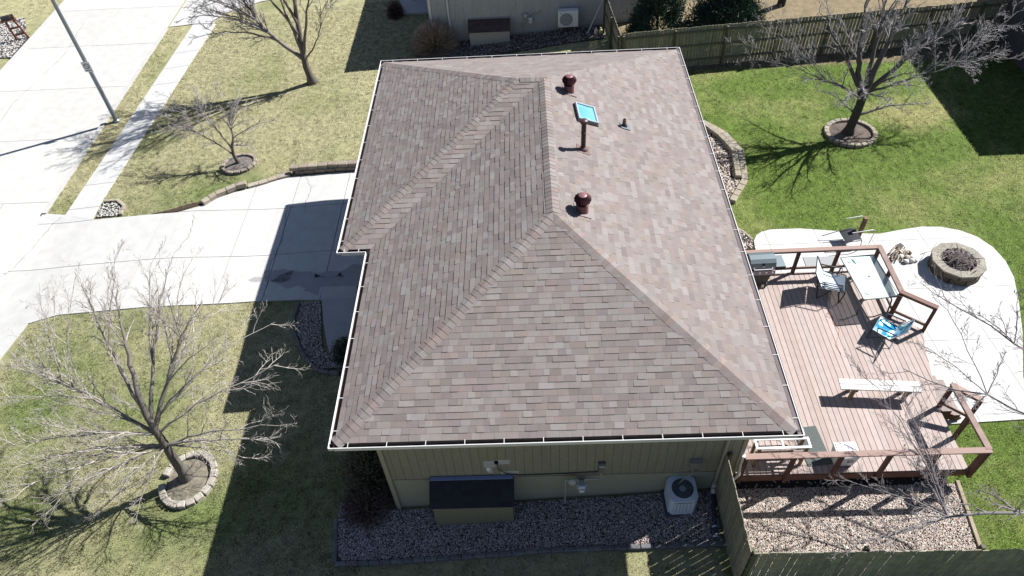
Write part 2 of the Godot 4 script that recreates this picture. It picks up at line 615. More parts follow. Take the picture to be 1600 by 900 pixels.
const ROOF_COLS := [Color(0.230, 0.197, 0.183), Color(0.241, 0.199, 0.185), Color(0.206, 0.173, 0.162), Color(0.263, 0.235, 0.223), Color(0.234, 0.189, 0.170), Color(0.246, 0.218, 0.204), Color(0.218, 0.180, 0.174), Color(0.253, 0.220, 0.205)]

var shingle_parts := 0

func shingle_tab(q: PackedVector2Array, v0: float, th: float, col: Color, o: Vector3, ua: Vector3, va: Vector3, na: Vector3, b: Mb) -> void:
	var w: Array[Vector3] = []
	var base: Array[Vector3] = []
	for p in q:
		var f := clampf((p.y - v0) / 0.15, 0.0, 1.0)
		base.append(o + ua * p.x + va * p.y)
		w.append(o + ua * p.x + va * p.y + na * (0.003 + th * (1.0 - f)))
	for k in range(1, q.size() - 1):
		b.tri(w[0], w[k], w[k + 1], col, na)
	for k in q.size():
		var k2 := (k + 1) % q.size()
		if q[k].y > v0 + 0.12 and q[k2].y > v0 + 0.12:
			continue
		var e := (q[k2] - q[k])
		var mid := (q[k] + q[k2]) * 0.5
		var ctr := Vector2.ZERO
		for p in q: ctr += p / q.size()
		var od := mid - ctr
		b.quad(base[k], base[k2], w[k2], w[k], col, ua * od.x + va * od.y)

func slope(house: Node3D, corners: Array, o: Vector3, ua: Vector3, field: Mb, deck: Mb, single: int) -> void:
	var na := Vector3.ZERO
	for k in range(1, corners.size() - 1):
		na += (corners[k] - corners[0]).cross(corners[k + 1] - corners[0])
	na = na.normalized()
	if na.y < 0: na = -na
	ua = ua.normalized()
	var va := na.cross(ua)
	if va.y < 0: va = -va
	var poly := PackedVector2Array()
	for p in corners:
		poly.append(Vector2((p - o).dot(ua), (p - o).dot(va)))
	for k in range(1, corners.size() - 1):
		deck.tri(corners[0], corners[k], corners[k + 1], Color(0.06, 0.05, 0.045), na)
	var lo := poly[0]
	var hi := poly[0]
	for p in poly:
		lo = lo.min(p)
		hi = hi.max(p)
	var row := 0
	while row * 0.143 < hi.y:
		var v0 := row * 0.143
		var u := lo.x - rng.randf() * 0.2
		while u < hi.x:
			var wd: float = pick([0.12, 0.17, 0.2, 0.24, 0.27, 0.3, 0.34])
			var r := pv([u + 0.0012, v0, u + wd - 0.0012, v0, u + wd - 0.0012, v0 + 0.149, u + 0.0012, v0 + 0.149])
			u += wd
			var inside := true
			for p in r:
				if not Geometry2D.is_point_in_polygon(p, poly): inside = false
			var pieces := [r] if inside else Geometry2D.intersect_polygons(r, poly)
			var col := vary(pick(ROOF_COLS), 0.08)
			var th: float = pick([0.004, 0.005, 0.011, 0.013])
			for q in pieces:
				var area := 0.0
				for k in q.size(): area += q[k].cross(q[(k + 1) % q.size()])
				if absf(area) < 0.0008: continue
				if single > 0 and q.size() == 4 and absf(area) > 0.02:
					single -= 1
					var b := Mb.new()
					shingle_tab(q, v0, th, col, o, ua, va, na, b)
					part("shingle", b, mt.shingle, house)
				else:
					shingle_tab(q, v0, th, col, o, ua, va, na, field)
		row += 1

func caps(house: Node3D, a: Vector3, b: Vector3, n1: Vector3, n2: Vector3, half := 0.17, flat := 1.0) -> void:
	var dir := (b - a).normalized()
	var l := a.distance_to(b)
	var d1 := dir.cross(n1).normalized()
	var d2 := dir.cross(n2).normalized()
	if d1.dot(n2) < 0: d1 = -d1
	if d2.dot(n1) < 0: d2 = -d2
	d1 = -d1 if (d1.y > 0) else d1
	d2 = -d2 if (d2.y > 0) else d2
	if d1.dot(d2) > 0.5: d2 = -d2
	var up := (n1 + n2).normalized()
	var s := 0.0
	while s < l - 0.04:
		var e := minf(s + 0.185, l)
		var m := Mb.new()
		var col := vary(pick(ROOF_COLS + [Color(0.255, 0.2, 0.178), Color(0.245, 0.19, 0.172), Color(0.26, 0.22, 0.2)]), 0.1)
		var tl := 0.016 * flat
		var tu := 0.007 * flat
		var p := a + dir * s
		var q := a + dir * e
		for side in [[d1, n1], [d2, n2]]:
			var d: Vector3 = side[0]
			var nn: Vector3 = side[1]
			var p0 := p + up * (tl + 0.004)
			var p1 := p + d * half * 0.35 + nn * tl + up * 0.002
			var p2 := p + d * half + nn * (tl * 0.8)
			var q0 := q + up * (tu + 0.004)
			var q1 := q + d * half * 0.35 + nn * tu + up * 0.002
			var q2 := q + d * half + nn * (tu * 0.8)
			m.quad(p0, p1, q1, q0, col, up)
			m.quad(p1, p2, q2, q1, col, up)
			m.quad(p2, p2 - nn * 0.03, q2 - nn * 0.014, q2, col, d)
			m.quad(p0, p1, p1 - nn * tl, p0 - up * tl, col, -dir)
			m.quad(p1, p2, p2 - nn * tl, p1 - nn * tl, col, -dir)
		part("ridge_cap", m, mt.shingle, house)
		s += 0.146

func gutter(house: Node3D, a: Vector3, b: Vector3, out: Vector3, inside: Color, hang := 0.8) -> void:
	var m := Mb.new()
	var white := Color(0.55, 0.54, 0.53)
	var m2 := (a + b) * 0.5
	var len := a.distance_to(b)
	m.beam(a - out * 0.004, b - out * 0.004, 0.004, 0.115, white)
	m.beam(a + Vector3(0, 0.052, 0) - out * 0.001, b + Vector3(0, 0.052, 0) - out * 0.001, 0.02, 0.02, white, 0.004)
	var g := part("gutter", m, mt.paint, house)
	var d := Mb.new()
	if out.x > 0.5:
		d.beam(a + Vector3(0, 0.012, 0) - out * 0.055, b + Vector3(0, 0.012, 0) - out * 0.055, 0.088, 0.05, Color(0.17, 0.14, 0.14))
	d.beam(a + Vector3(0, -0.048, 0) - out * 0.055, b + Vector3(0, -0.048, 0) - out * 0.055, 0.096, 0.018, inside)
	if out.x > -0.5:
		d.beam(a - out * 0.009, b - out * 0.009, 0.004, 0.08, inside * 1.4)
	d.beam(a - out * 0.108, b - out * 0.108, 0.006, 0.1, inside)
	part("leaf_litter", d, mt.debris, g)
	var num := int(len / hang)
	for k in num:
		var p := a.lerp(b, (k + 0.5) / num)
		var h := Mb.new()
		h.beam(p + Vector3(0, 0.058, 0), p + Vector3(0, 0.058, 0) - out * 0.12, 0.012, 0.006, white)
		part("gutter_hanger", h, mt.paint, g)

func build_house() -> void:
	var house := thing("house", "tan house under a brown hip roof, filling the middle of the photo", "house")
	var y0 := EAVE
	var top := EAVE + PITCH * 4.68
	var A := Vector3(-0.76, top, -10.53)
	var P := Vector3(0, top, -4.8)
	var Q := Vector3(0, top, -10.53)
	var NL := Vector3(-4.68, y0, -0.12)
	var NR := Vector3(4.68, y0, -0.12)
	var FR := Vector3(4.68, y0, -15.21)
	var FL := Vector3(-5.44, y0, -15.21)
	var SI := Vector3(-4.68, y0, -5.86)
	var SO := Vector3(-5.44, y0, -5.86)
	var field := Mb.new()
	var deck := Mb.new()
	slope(house, [NL, NR, P], NL, Vector3.RIGHT, field, deck, 300)
	slope(house, [NR, FR, Q, P], NR, Vector3.FORWARD, field, deck, 0)
	slope(house, [FR, FL, A, Q], FL, Vector3.RIGHT, field, deck, 0)
	slope(house, [NL, P, Q, SI], NL, Vector3.FORWARD, field, deck, 0)
	slope(house, [SO, A, FL], SO, Vector3.FORWARD, field, deck, 0)
	slope(house, [SO, SI, Q, A], SO, Vector3.RIGHT, field, deck, 0)
	var rf := part("roof", deck, mt.shingle, house)
	var sf := part("shingles", field, mt.shingle, house)
	sf.set_meta("kind", "stuff")
	var c := cos(atan(PITCH))
	var s := sin(atan(PITCH))
	var nN := Vector3(0, c, s)
	var nF := Vector3(0, c, -s)
	var nE := Vector3(s, c, 0)
	var nW := Vector3(-s, c, 0)
	caps(house, NL, P, nW, nN)
	caps(house, NR, P, nE, nN)
	caps(house, SO, A, nW, nN, 0.14)
	caps(house, FL, A, nW, nF)
	caps(house, FR, Q, nE, nF, 0.1, 0.3)
	caps(house, P + Vector3(0, 0.008, 0), Q + Vector3(0, 0.008, 0), nW, nE, 0.16)
	caps(house, A + Vector3(0.08, 0.012, 0), Q + Vector3(0.1, 0.012, 0), nF, nN, 0.14)
	# gutters, fascia, soffit
	var dark := Color(0.035, 0.022, 0.02)
	gutter(house, Vector3(-4.8, 4.15, 0), Vector3(4.8, 4.15, 0), Vector3(0, 0, 1), dark)
	gutter(house, Vector3(4.8, 4.15, 0), Vector3(4.8, 4.15, -15.33), Vector3(1, 0, 0), Color(0.13, 0.11, 0.115))
	gutter(house, Vector3(-4.8, 4.15, 0), Vector3(-4.8, 4.15, -5.74), Vector3(-1, 0, 0), dark)
	gutter(house, Vector3(-5.56, 4.15, -5.74), Vector3(-4.8, 4.15, -5.74), Vector3(0, 0, 1), dark, 0.34)
	gutter(house, Vector3(-5.56, 4.15, -5.74), Vector3(-5.56, 4.15, -15.33), Vector3(-1, 0, 0), dark)
	gutter(house, Vector3(-5.56, 4.15, -15.33), Vector3(4.8, 4.15, -15.33), Vector3(0, 0, -1), dark)
	var trim := Color(0.33, 0.29, 0.23)
	var fa := Mb.new()
	for e in [[NL, NR], [NR, FR], [FR, FL], [FL, SO], [SO, SI], [SI, NL]]:
		fa.beam(e[0] + Vector3(0, -0.1, 0), e[1] + Vector3(0, -0.1, 0), 0.03, 0.18, trim, 0.003)
	part("fascia", fa, mt.paint, house)
	var so := Mb.new()
	so.prism(pv([-4.66, -0.14, 4.66, -0.14, 4.66, -15.19, -5.42, -15.19, -5.42, -5.88, -4.66, -5.88]), 3.99, 4.01, Color(0.3, 0.28, 0.22))
	part("soffit", so, mt.paint, house)
	# walls: a shell, with separate grooved boards on the side that shows
	var tan_c := Color(0.335, 0.315, 0.235)
	var w := Mb.new()
	w.box(Vector3(0, 2.25, -7.66), Vector3(8.2, 3.5, 13.88 - 0.06), tan_c)
	w.box(Vector3(-2.47, 1.8, -10.59), Vector3(4.74, 4.36, 8.02), tan_c)
	part("wall", w, mt.siding, house)
	var fd := Mb.new()
	fd.box(Vector3(0, 0.3, -7.64), Vector3(8.14, 2.36, 13.84 - 0.04), Color(0.29, 0.285, 0.215))
	part("foundation", fd, mt.paint, house)
	var k := 0
	var x := -4.1
	while x < 4.09:
		var wd := minf(0.203, 4.1 - x)
		block("siding_board", Vector3(wd - 0.005, 2.5, 0.022), vary(tan_c, 0.03) if k % 3 == 0 else tan_c, mt.siding, house, at3(x + wd * 0.5, 2.75, WALL_NEAR - 0.003), 0.003)
		x += 0.203
		k += 1
	block("corner_trim", Vector3(0.1, 4.1, 0.03), Color(0.3, 0.27, 0.2), mt.paint, house, at3(-4.07, 1.95, WALL_NEAR + 0.025), 0.004)
	block("corner_trim", Vector3(0.03, 4.1, 0.1), Color(0.3, 0.27, 0.2), mt.paint, house, at3(-4.12, 1.95, WALL_NEAR - 0.02), 0.004)
	block("corner_trim", Vector3(0.1, 2.5, 0.03), Color(0.27, 0.24, 0.17), mt.paint, house, at3(4.07, 2.75, WALL_NEAR + 0.025), 0.004)
	block("drip_strip", Vector3(8.2, 0.025, 0.03), Color(0.2, 0.18, 0.13), mt.paint, house, at3(0, 1.49, WALL_NEAR + 0.005), 0.003)
	# unpainted repair patch with a stub of cable, and the cable along the wall
	var pa := Mb.new()
	for e in [[-1.62, 2.12, 0.34, 0.3], [-1.36, 2.2, 0.36, 0.2], [-1.66, 1.82, 0.12, 0.24], [-1.2, 1.72, 0.42, 0.13]]:
		pa.box(Vector3(e[0], e[1], WALL_NEAR + 0.0105), Vector3(e[2], e[3], 0.002), Color(0.36, 0.36, 0.36))
	pa.box(Vector3(-1.7, 1.88, WALL_NEAR + 0.012), Vector3(0.08, 0.16, 0.003), Color(0.7, 0.74, 0.8))
	part("bare_patch", pa, mt.paint, house)
	var ca := Mb.new()
	ca.bent([Vector3(-1.5, 2.2, -0.7), Vector3(-1.45, 1.95, -0.66), Vector3(-1.3, 1.72, -0.68), Vector3(-0.98, 1.6, -0.69), Vector3(0.05, 1.62, -0.69), Vector3(0.86, 1.67, -0.69), Vector3(0.87, 1.88, -0.69)], 0.012, Color(0.03, 0.03, 0.03), 5)
	part("cable", ca, mt.black, house)
	var ve := Mb.new()
	ve.box(Vector3(0.93, 2.06, -0.68), Vector3(0.17, 0.1, 0.07), Color(0.08, 0.1, 0.09), 0.008)
	ve.box(Vector3(0.93, 2.0, -0.66), Vector3(0.13, 0.02, 0.08), Color(0.6, 0.62, 0.6))
	part("dryer_vent", ve, mt.plastic, house)
	var jb := Mb.new()
	jb.box(Vector3(3.06, 1.96, -0.66), Vector3(0.24, 0.3, 0.11), Color(0.2, 0.19, 0.16), 0.01)
	jb.box(Vector3(3.06, 2.12, -0.645), Vector3(0.27, 0.02, 0.14), Color(0.24, 0.23, 0.2))
	part("disconnect_box", jb, mt.paint, house)
	var jc := Mb.new()
	jc.bent([Vector3(3.06, 1.8, -0.66), Vector3(3.05, 1.62, -0.62), Vector3(2.9, 1.5, -0.58), Vector3(2.75, 1.2, -0.56)], 0.016, Color(0.25, 0.25, 0.22))
	jc.bent([Vector3(3.12, 1.8, -0.66), Vector3(3.13, 1.6, -0.66), Vector3(3.12, 1.5, -0.68)], 0.014, Color(0.2, 0.2, 0.18))
	part("conduit", jc, mt.paint, house)
	var cam_b := Mb.new()
	cam_b.box(Vector3(-4.2, 3.93, -0.3), Vector3(0.1, 0.09, 0.14), Color(0.5, 0.52, 0.5), 0.01)
	part("eave_camera", cam_b, mt.plastic, house)
	# downspout near the fence and the one behind the fence
	var ds := Mb.new()
	ds.bent([Vector3(3.66, 4.0, -0.1), Vector3(3.66, 3.85, -0.3), Vector3(3.66, 3.5, -0.66), Vector3(3.66, 1.0, -0.66), Vector3(3.66, 0.85, -0.6)], 0.04, Color(0.3, 0.28, 0.22), 8)
	part("downspout", ds, mt.paint, house)
	var db := Mb.new()
	db.bent([Vector3(4.12, 2.2, -0.67), Vector3(4.12, 1.85, -0.66), Vector3(4.1, 1.62, -0.55), Vector3(4.0, 1.5, -0.5), Vector3(3.9, 1.3, -0.5), Vector3(3.9, 0.9, -0.5)], 0.035, Color(0.55, 0.53, 0.46), 8)
	db.lathe([Vector2(0, 0.05), Vector2(0.045, 0.04), Vector2(0.045, -0.04), Vector2(0, -0.05)], 10, Vector3(4.12, 2.22, -0.67), Color(0.75, 0.74, 0.7))
	part("waste_pipe", db, mt.plastic, house)
	# garage door towards the street, glass door to the deck
	var gd := Node3D.new()
	gd.name = "garage_door"
	house.add_child(gd)
	for r in 4:
		for q in 6:
			block("panel", Vector3(0.04, 0.5, 0.78), Color(0.62, 0.6, 0.54), mt.paint, gd, at3(-4.87, -0.22 + 0.53 * r, -13.9 + 0.82 * q), 0.012)
	var pd := Mb.new()
	pd.box(Vector3(4.12, 2.35, -4.6), Vector3(0.08, 2.1, 1.9), Color(0.7, 0.7, 0.66), 0.01)
	var pdo := part("patio_door", pd, mt.paint, house)
	for q in [-5.05, -4.15]:
		block("pane", Vector3(0.02, 1.85, 0.76), Color(0.05, 0.07, 0.08), mt.turbine, pdo, at3(4.165, 2.36, q), 0.004)
	roof_fittings(house)

func roof_fittings(house: Node3D) -> void:
	var red := Color(0.15, 0.06, 0.065)
	for p in [Vector2(0.69, -10.22), Vector2(0.7, -5.13)]:
		var tv := Node3D.new()
		tv.name = numbered("turbine_vent", house)
		house.add_child(tv, true)
		var yb := roof_y(p.x, p.y)
		tv.position = Vector3(p.x, yb, p.y)
		var fl := Mb.new()
		fl.box(Vector3(0.01, 0.02, 0.0), Vector3(0.42, 0.012, 0.42), Color(0.15, 0.12, 0.115), 0.003, Basis(Vector3(0, 0, 1), -atan(PITCH)))
		part("flashing", fl, mt.turbine, tv)
		var st := Mb.new()
		st.lathe([Vector2(0.145, -0.08), Vector2(0.14, 0.2), Vector2(0.155, 0.205), Vector2(0.155, 0.235), Vector2(0.13, 0.24)], 24, Vector3.ZERO, red)
		part("collar", st, mt.turbine, tv)
		for k in 16:
			if not boxes.has("vane"):
				var v := Mb.new()
				for q in 6:
					var a0 := PI * (0.15 + 0.63 * q / 6.0)
					var a1 := PI * (0.15 + 0.63 * (q + 1) / 6.0)
					var tw0 := 0.35 * q / 6.0
					var tw1 := 0.35 * (q + 1) / 6.0
					var r0 := 0.205 * sin(a0)
					var r1 := 0.205 * sin(a1)
					var h0 := 0.365 + 0.135 * cos(a0)
					var h1 := 0.365 + 0.135 * cos(a1)
					var wdt := 0.3
					var u0 := Vector3(r0 * cos(tw0), h0, r0 * sin(tw0))
					var u1 := Vector3(r1 * cos(tw1), h1, r1 * sin(tw1))
					var e0 := Vector3((r0 - 0.07) * cos(tw0 + wdt), h0, (r0 - 0.07) * sin(tw0 + wdt))
					var e1 := Vector3((r1 - 0.07) * cos(tw1 + wdt), h1, (r1 - 0.07) * sin(tw1 + wdt))
					v.quad(u0, e0, e1, u1, red, Vector3(cos(tw0), 0.2, sin(tw0)))
				boxes["vane"] = v.mesh(mt.turbine)
			put("vane", boxes["vane"], tv, Transform3D(Basis(Vector3.UP, TAU * k / 16.0), Vector3.ZERO))
		var dm := Mb.new()
		dm.lathe([Vector2(0.0, 0.51), Vector2(0.04, 0.507), Vector2(0.075, 0.498), Vector2(0.1, 0.485), Vector2(0.1, 0.475), Vector2(0.0, 0.47)], 24, Vector3.ZERO, Color(0.17, 0.075, 0.08))
		part("dome", dm, mt.turbine, tv)
		var sh := Mb.new()
		sh.lathe([Vector2(0.1, 0.24), Vector2(0.1, 0.46)], 16, Vector3.ZERO, Color(0.015, 0.01, 0.01))
		part("core", sh, mt.black, tv)
	# flue and plumbing vent
	var fp := Node3D.new()
	fp.name = "flue_pipe"
	house.add_child(fp)
	fp.position = Vector3(0.9, roof_y(0.9, -7.6), -7.6)
	var f := Mb.new()
	f.lathe([Vector2(0.062, -0.05), Vector2(0.062, 0.52), Vector2(0.07, 0.52), Vector2(0.07, 0.545), Vector2(0.062, 0.55), Vector2(0.062, 0.86)], 16, Vector3.ZERO, Color(0.04, 0.02, 0.02))
	part("pipe", f, mt.paint, fp)
	var cp := Mb.new()
	cp.lathe([Vector2(0, 0.93), Vector2(0.05, 0.925), Vector2(0.092, 0.9), Vector2(0.095, 0.82), Vector2(0.06, 0.82)], 16, Vector3.ZERO, Color(0.06, 0.03, 0.03))
	part("rain_cap", cp, mt.turbine, fp)
	var cl := Mb.new()
	cl.lathe([Vector2(0.063, 0.1), Vector2(0.1, 0.06), Vector2(0.12, -0.03)], 16, Vector3.ZERO, Color(0.12, 0.06, 0.06))
	cl.box(Vector3(0, 0.012, 0), Vector3(0.36, 0.01, 0.34), Color(0.1, 0.06, 0.055), 0.002, Basis(Vector3(0, 0, 1), -atan(PITCH)))
	part("storm_collar", cl, mt.turbine, fp)
	var vp := Node3D.new()
	vp.name = "vent_pipe"
	house.add_child(vp)
	vp.position = Vector3(2.17, roof_y(2.17, -9.31), -9.31)
	var g := Mb.new()
	g.lathe([Vector2(0.05, -0.05), Vector2(0.05, 0.24), Vector2(0.035, 0.24), Vector2(0.035, 0.1)], 14, Vector3.ZERO, Color(0.12, 0.06, 0.06))
	part("pipe", g, mt.turbine, vp)
	var gf := Mb.new()
	gf.lathe([Vector2(0.055, 0.09), Vector2(0.09, 0.03), Vector2(0.1, -0.04)], 14, Vector3.ZERO, Color(0.05, 0.04, 0.05))
	gf.box(Vector3(0.03, 0.014, 0), Vector3(0.3, 0.01, 0.26), Color(0.16, 0.18, 0.2), 0.002, Basis(Vector3(0, 0, 1), -atan(PITCH)))
	part("flashing", gf, mt.metal, vp)
	# skylight
	var sk := Node3D.new()
	sk.name = "skylight"
	house.add_child(sk)
	sk.transform = Transform3D(Basis(Vector3(0, 0, 1), -atan(PITCH)), Vector3(1.08, roof_y(1.08, -9.25), -9.25)).rotated_local(Vector3.UP, 0.08)
	var fr := Mb.new()
	for e in [[-0.27, 0, 0.05, 0.76], [0.27, 0, 0.05, 0.76], [0, -0.355, 0.49, 0.05], [0, 0.355, 0.49, 0.05]]:
		fr.box(Vector3(e[0], 0.055, e[1]), Vector3(e[2], 0.13, e[3]), Color(0.24, 0.28, 0.31), 0.008)
	part("frame", fr, mt.paint, sk)
	var cu := Mb.new()
	cu.box(Vector3(0, 0.02, 0), Vector3(0.64, 0.06, 0.82), Color(0.05, 0.03, 0.03), 0.01)
	part("curb", cu, mt.turbine, sk)
	var gl := Mb.new()
	var nn := 8
	for a in nn:
		for d in nn:
			var pt := func(p: int, q: int) -> Vector3:
				var u := 2.0 * p / nn - 1.0
				var w := 2.0 * q / nn - 1.0
				return Vector3(u * 0.245, 0.09 + 0.05 * (1 - u * u) * (1 - w * w), w * 0.33)
			gl.quad(pt.call(a, d), pt.call(a + 1, d), pt.call(a + 1, d + 1), pt.call(a, d + 1), Color.WHITE, Vector3.UP)
	part("glass_dome", gl, mt.skylight, sk)


# ------------------------------------------------------------------ fences
const FENCE_COLS := [Color(0.427, 0.403, 0.288), Color(0.379, 0.362, 0.260), Color(0.463, 0.427, 0.312), Color(0.341, 0.330, 0.260), Color(0.403, 0.390, 0.308)]

func fence(called: String, label: String, a: Vector3, b: Vector3, height: float, wd: float, gap: float, side: float, rails := true, group := "") -> Node3D:
	var f := thing(called, label, "fence", a, 0.0, group)
	var d := b - a
	d.y = 0
	var l := d.length()
	d /= l
	var turn := atan2(-d.z, d.x)
	var nrm := Vector3(-d.z, 0, d.x) * side
	var s := 0.0
	var k := 0
	while s < l - wd * 0.5:
		var p := d * (s + wd * 0.5)
		var g := land(a.x + p.x, a.z + p.z) - a.y
		var h := height + rng.randf_range(-0.018, 0.018)
		var t := Transform3D(Basis(Vector3.UP, turn) * Basis(Vector3(0, 0, 1), rng.randf_range(-0.008, 0.008)) * Basis(Vector3.RIGHT, rng.randf_range(-0.006, 0.006)), p + Vector3(0, g + snappedf(h, 0.01) * 0.5 - 0.06, 0))
		block("picket", Vector3(wd, snappedf(h, 0.01), 0.018), FENCE_COLS[(k * 7 + k / 3) % 5], mt.wood_y, f, t, 0.003)
		s += wd + gap * rng.randf_range(0.6, 1.4)
		k += 1
	if rails:
		for y in [0.3, 0.95, 1.55]:
			var r := Mb.new()
			var m := maxi(1, int(l / 2.4))
			for q in m:
				var p0 := d * (l * q / m)
				var p1 := d * (l * (q + 1) / m)
				r.beam(p0 + nrm * 0.032 + Vector3(0, y + land(a.x + p0.x, a.z + p0.z) - a.y, 0), p1 + nrm * 0.032 + Vector3(0, y + land(a.x + p1.x, a.z + p1.z) - a.y, 0), 0.04, 0.085, Color(0.15, 0.142, 0.1), 0.004)
			part("rail", r, mt.wood_x, f)
		var np := int(l / 2.4) + 1
		for q in np + 1:
			var p := d * (l * minf(q / float(np), 0.99))
			block("post", Vector3(0.09, height - 0.1, 0.09), Color(0.16, 0.15, 0.105), mt.wood_y, f, Transform3D(Basis(Vector3.UP, turn), p + nrm * 0.095 + Vector3(0, (height - 0.1) * 0.5 + land(a.x + p.x, a.z + p.z) - a.y, 0)), 0.006)
	return f

func fences() -> void:
	fence("picket_fence", "weathered board fence running out from the house beside the air conditioner", Vector3(3.71, YARD, -0.68), Vector3(3.74, YARD, 1.62), 1.86, 0.142, 0.012, -1.0, true)
	fence("picket_fence", "weathered board fence along the bottom edge below the gravel bed", Vector3(3.8, YARD, 1.62), Vector3(13.0, YARD, 1.72), 1.82, 0.142, 0.014, -1.0, true)
	fence("picket_fence", "long grey board fence behind the back lawn, below the evergreens", Vector3(3.5, YARD, -19.85), Vector3(20.6, YARD, -21.35), 1.82, 0.122, 0.018, 1.0, true)
	fence("picket_fence", "short board fence between the neighbour's wall and the long back fence", Vector3(3.18, YARD, -23.35), Vector3(3.42, YARD, -19.95), 1.72, 0.125, 0.012, 1.0, true)


# ------------------------------------------------------------------ stones
func ring(called: String, label: String, c: Vector3, rx: float, rz: float, num: int, s: Vector3, cols: Array, group: String, skip := -1) -> Node3D:
	var t := thing(called, label, "stone ring", c, 0.0, group)
	for k in num:
		if k == skip: continue
		var an := TAU * (k + 0.5) / num
		var p := Vector3(rx * cos(an), 0, rz * sin(an))
		var tang := Vector3(-rx * sin(an), 0, rz * cos(an))
		var turn := atan2(-tang.z, tang.x)
		var g := land(c.x + p.x, c.z + p.z) - c.y
		var bs := Basis(Vector3.UP, turn + rng.randf_range(-0.06, 0.06)) * Basis(Vector3(0, 0, 1), rng.randf_range(-0.04, 0.04))
		block("stone", Vector3(tang.length() * TAU / num * 0.955, s.y, s.z).snappedf(0.01), pick(cols), mt.stone, t, Transform3D(bs, p + Vector3(0, g + s.y * 0.5 - 0.05 + rng.randf_range(-0.008, 0.008), 0)), 0.018)
	return t

func soil_disc(parent: Node, c: Vector3, rx: float, rz: float, col: Color, lift := 0.01) -> void:
	var b := Mb.new()
	var num := 28
	for k in num:
		var a0 := TAU * k / num
		var a1 := TAU * (k + 1) / num
		for q in 5:
			var f0 := q / 5.0
			var f1 := (q + 1) / 5.0
			var pt := func(an: float, f: float) -> Vector3:
				var p := Vector2(rx * f * cos(an), rz * f * sin(an))
				return Vector3(p.x, land(c.x + p.x, c.z + p.y) - c.y + lift + 0.05 * (1.0 - f * f) + 0.02 * fine_noise.get_noise_2d((c.x + p.x) * 6, (c.z + p.y) * 6), p.y)
			b.quad(pt.call(a0, f0), pt.call(a0, f1), pt.call(a1, f1), pt.call(a1, f0), vary(col, 0.08), Vector3.UP)
	part("soil", b, mt.soil, parent)

func edging(parent: Node, pts: Array, s: Vector3, cols: Array, called := "edging_stone", lift := 0.0) -> void:
	for k in pts.size() - 1:
		var a: Vector2 = pts[k]
		var b: Vector2 = pts[k + 1]
		var num := maxi(1, int(round(a.distance_to(b) / s.x)))
		for q in num:
			var p := a.lerp(b, (q + 0.5) / num)
			var d := b - a
			block(called, Vector3(a.distance_to(b) / num * 0.965, s.y, s.z).snappedf(0.01), pick(cols), mt.stone, parent, Transform3D(Basis(Vector3.UP, atan2(-d.y, d.x) + rng.randf_range(-0.05, 0.05)), Vector3(p.x, land(p.x, p.y) + s.y * 0.5 - 0.04 + lift + rng.randf_range(-0.006, 0.006), p.y)), 0.016)

func pebble() -> ArrayMesh:
	var b := Mb.new()
	var r := RandomNumberGenerator.new()
	r.seed = 5
	var rings := [[0.0, 0.42], [0.62, 0.3], [0.95, 0.0], [0.6, -0.3], [0.0, -0.35]]
	var pts := []
	for q in rings:
		var row := []
		for k in 6:
			var an := TAU * k / 6.0
			var f := r.randf_range(0.82, 1.15)
			row.append(Vector3(q[0] * cos(an) * f, q[1] * r.randf_range(0.85, 1.15), q[0] * sin(an) * 0.75 * f))
		pts.append(row)
	for q in 4:
		for k in 6:
			var k2 := (k + 1) % 6
			b.quad(pts[q][k], pts[q][k2], pts[q + 1][k2], pts[q + 1][k], Color.WHITE, pts[q][k] + pts[q + 1][k2])
	return b.mesh(mt.gravel)

func gravel(label: String, poly: PackedVector2Array, density: float, size: float, cols: Array, lift := 0.0, under := Color(0.1, 0.09, 0.08)) -> void:
	var bed := setting("gravel_bed")
	part("bed_soil", drape(poly, under, 0.012 + lift, 0.08, 0.4), mt.soil, bed)
	var lo := poly[0]
	var hi := poly[0]
	for p in poly:
		lo = lo.min(p)
		hi = hi.max(p)
	var list := []
	var cc := PackedColorArray()
	for k in int((hi.x - lo.x) * (hi.y - lo.y) * density):
		var p := Vector2(rng.randf_range(lo.x, hi.x), rng.randf_range(lo.y, hi.y))
		if not Geometry2D.is_point_in_polygon(p, poly): continue
		var s := size * rng.randf_range(0.55, 1.25)
		if rng.randf() < 0.02: s *= 1.7
		list.append(Transform3D(Basis.from_euler(Vector3(rng.randf_range(-0.5, 0.5), rng.randf() * TAU, rng.randf_range(-0.5, 0.5))).scaled(Vector3.ONE * s), Vector3(p.x, land(p.x, p.y) + 0.02 + lift + rng.randf() * 0.015, p.y)))
		cc.append(vary(pick(cols), 0.16))
	scatter("gravel", label, pebble(), list, cc, bed)
	hard.append(poly)

const TAN_STONE := [Color(0.500, 0.438, 0.338), Color(0.550, 0.488, 0.388), Color(0.450, 0.388, 0.300), Color(0.525, 0.450, 0.338), Color(0.475, 0.425, 0.350)]
const GREY_STONE := [Color(0.26, 0.26, 0.26), Color(0.3, 0.3, 0.29), Color(0.23, 0.23, 0.24)]
const BROWN_STONE := [Color(0.2, 0.16, 0.13), Color(0.24, 0.2, 0.155), Color(0.17, 0.14, 0.12), Color(0.28, 0.23, 0.17)]

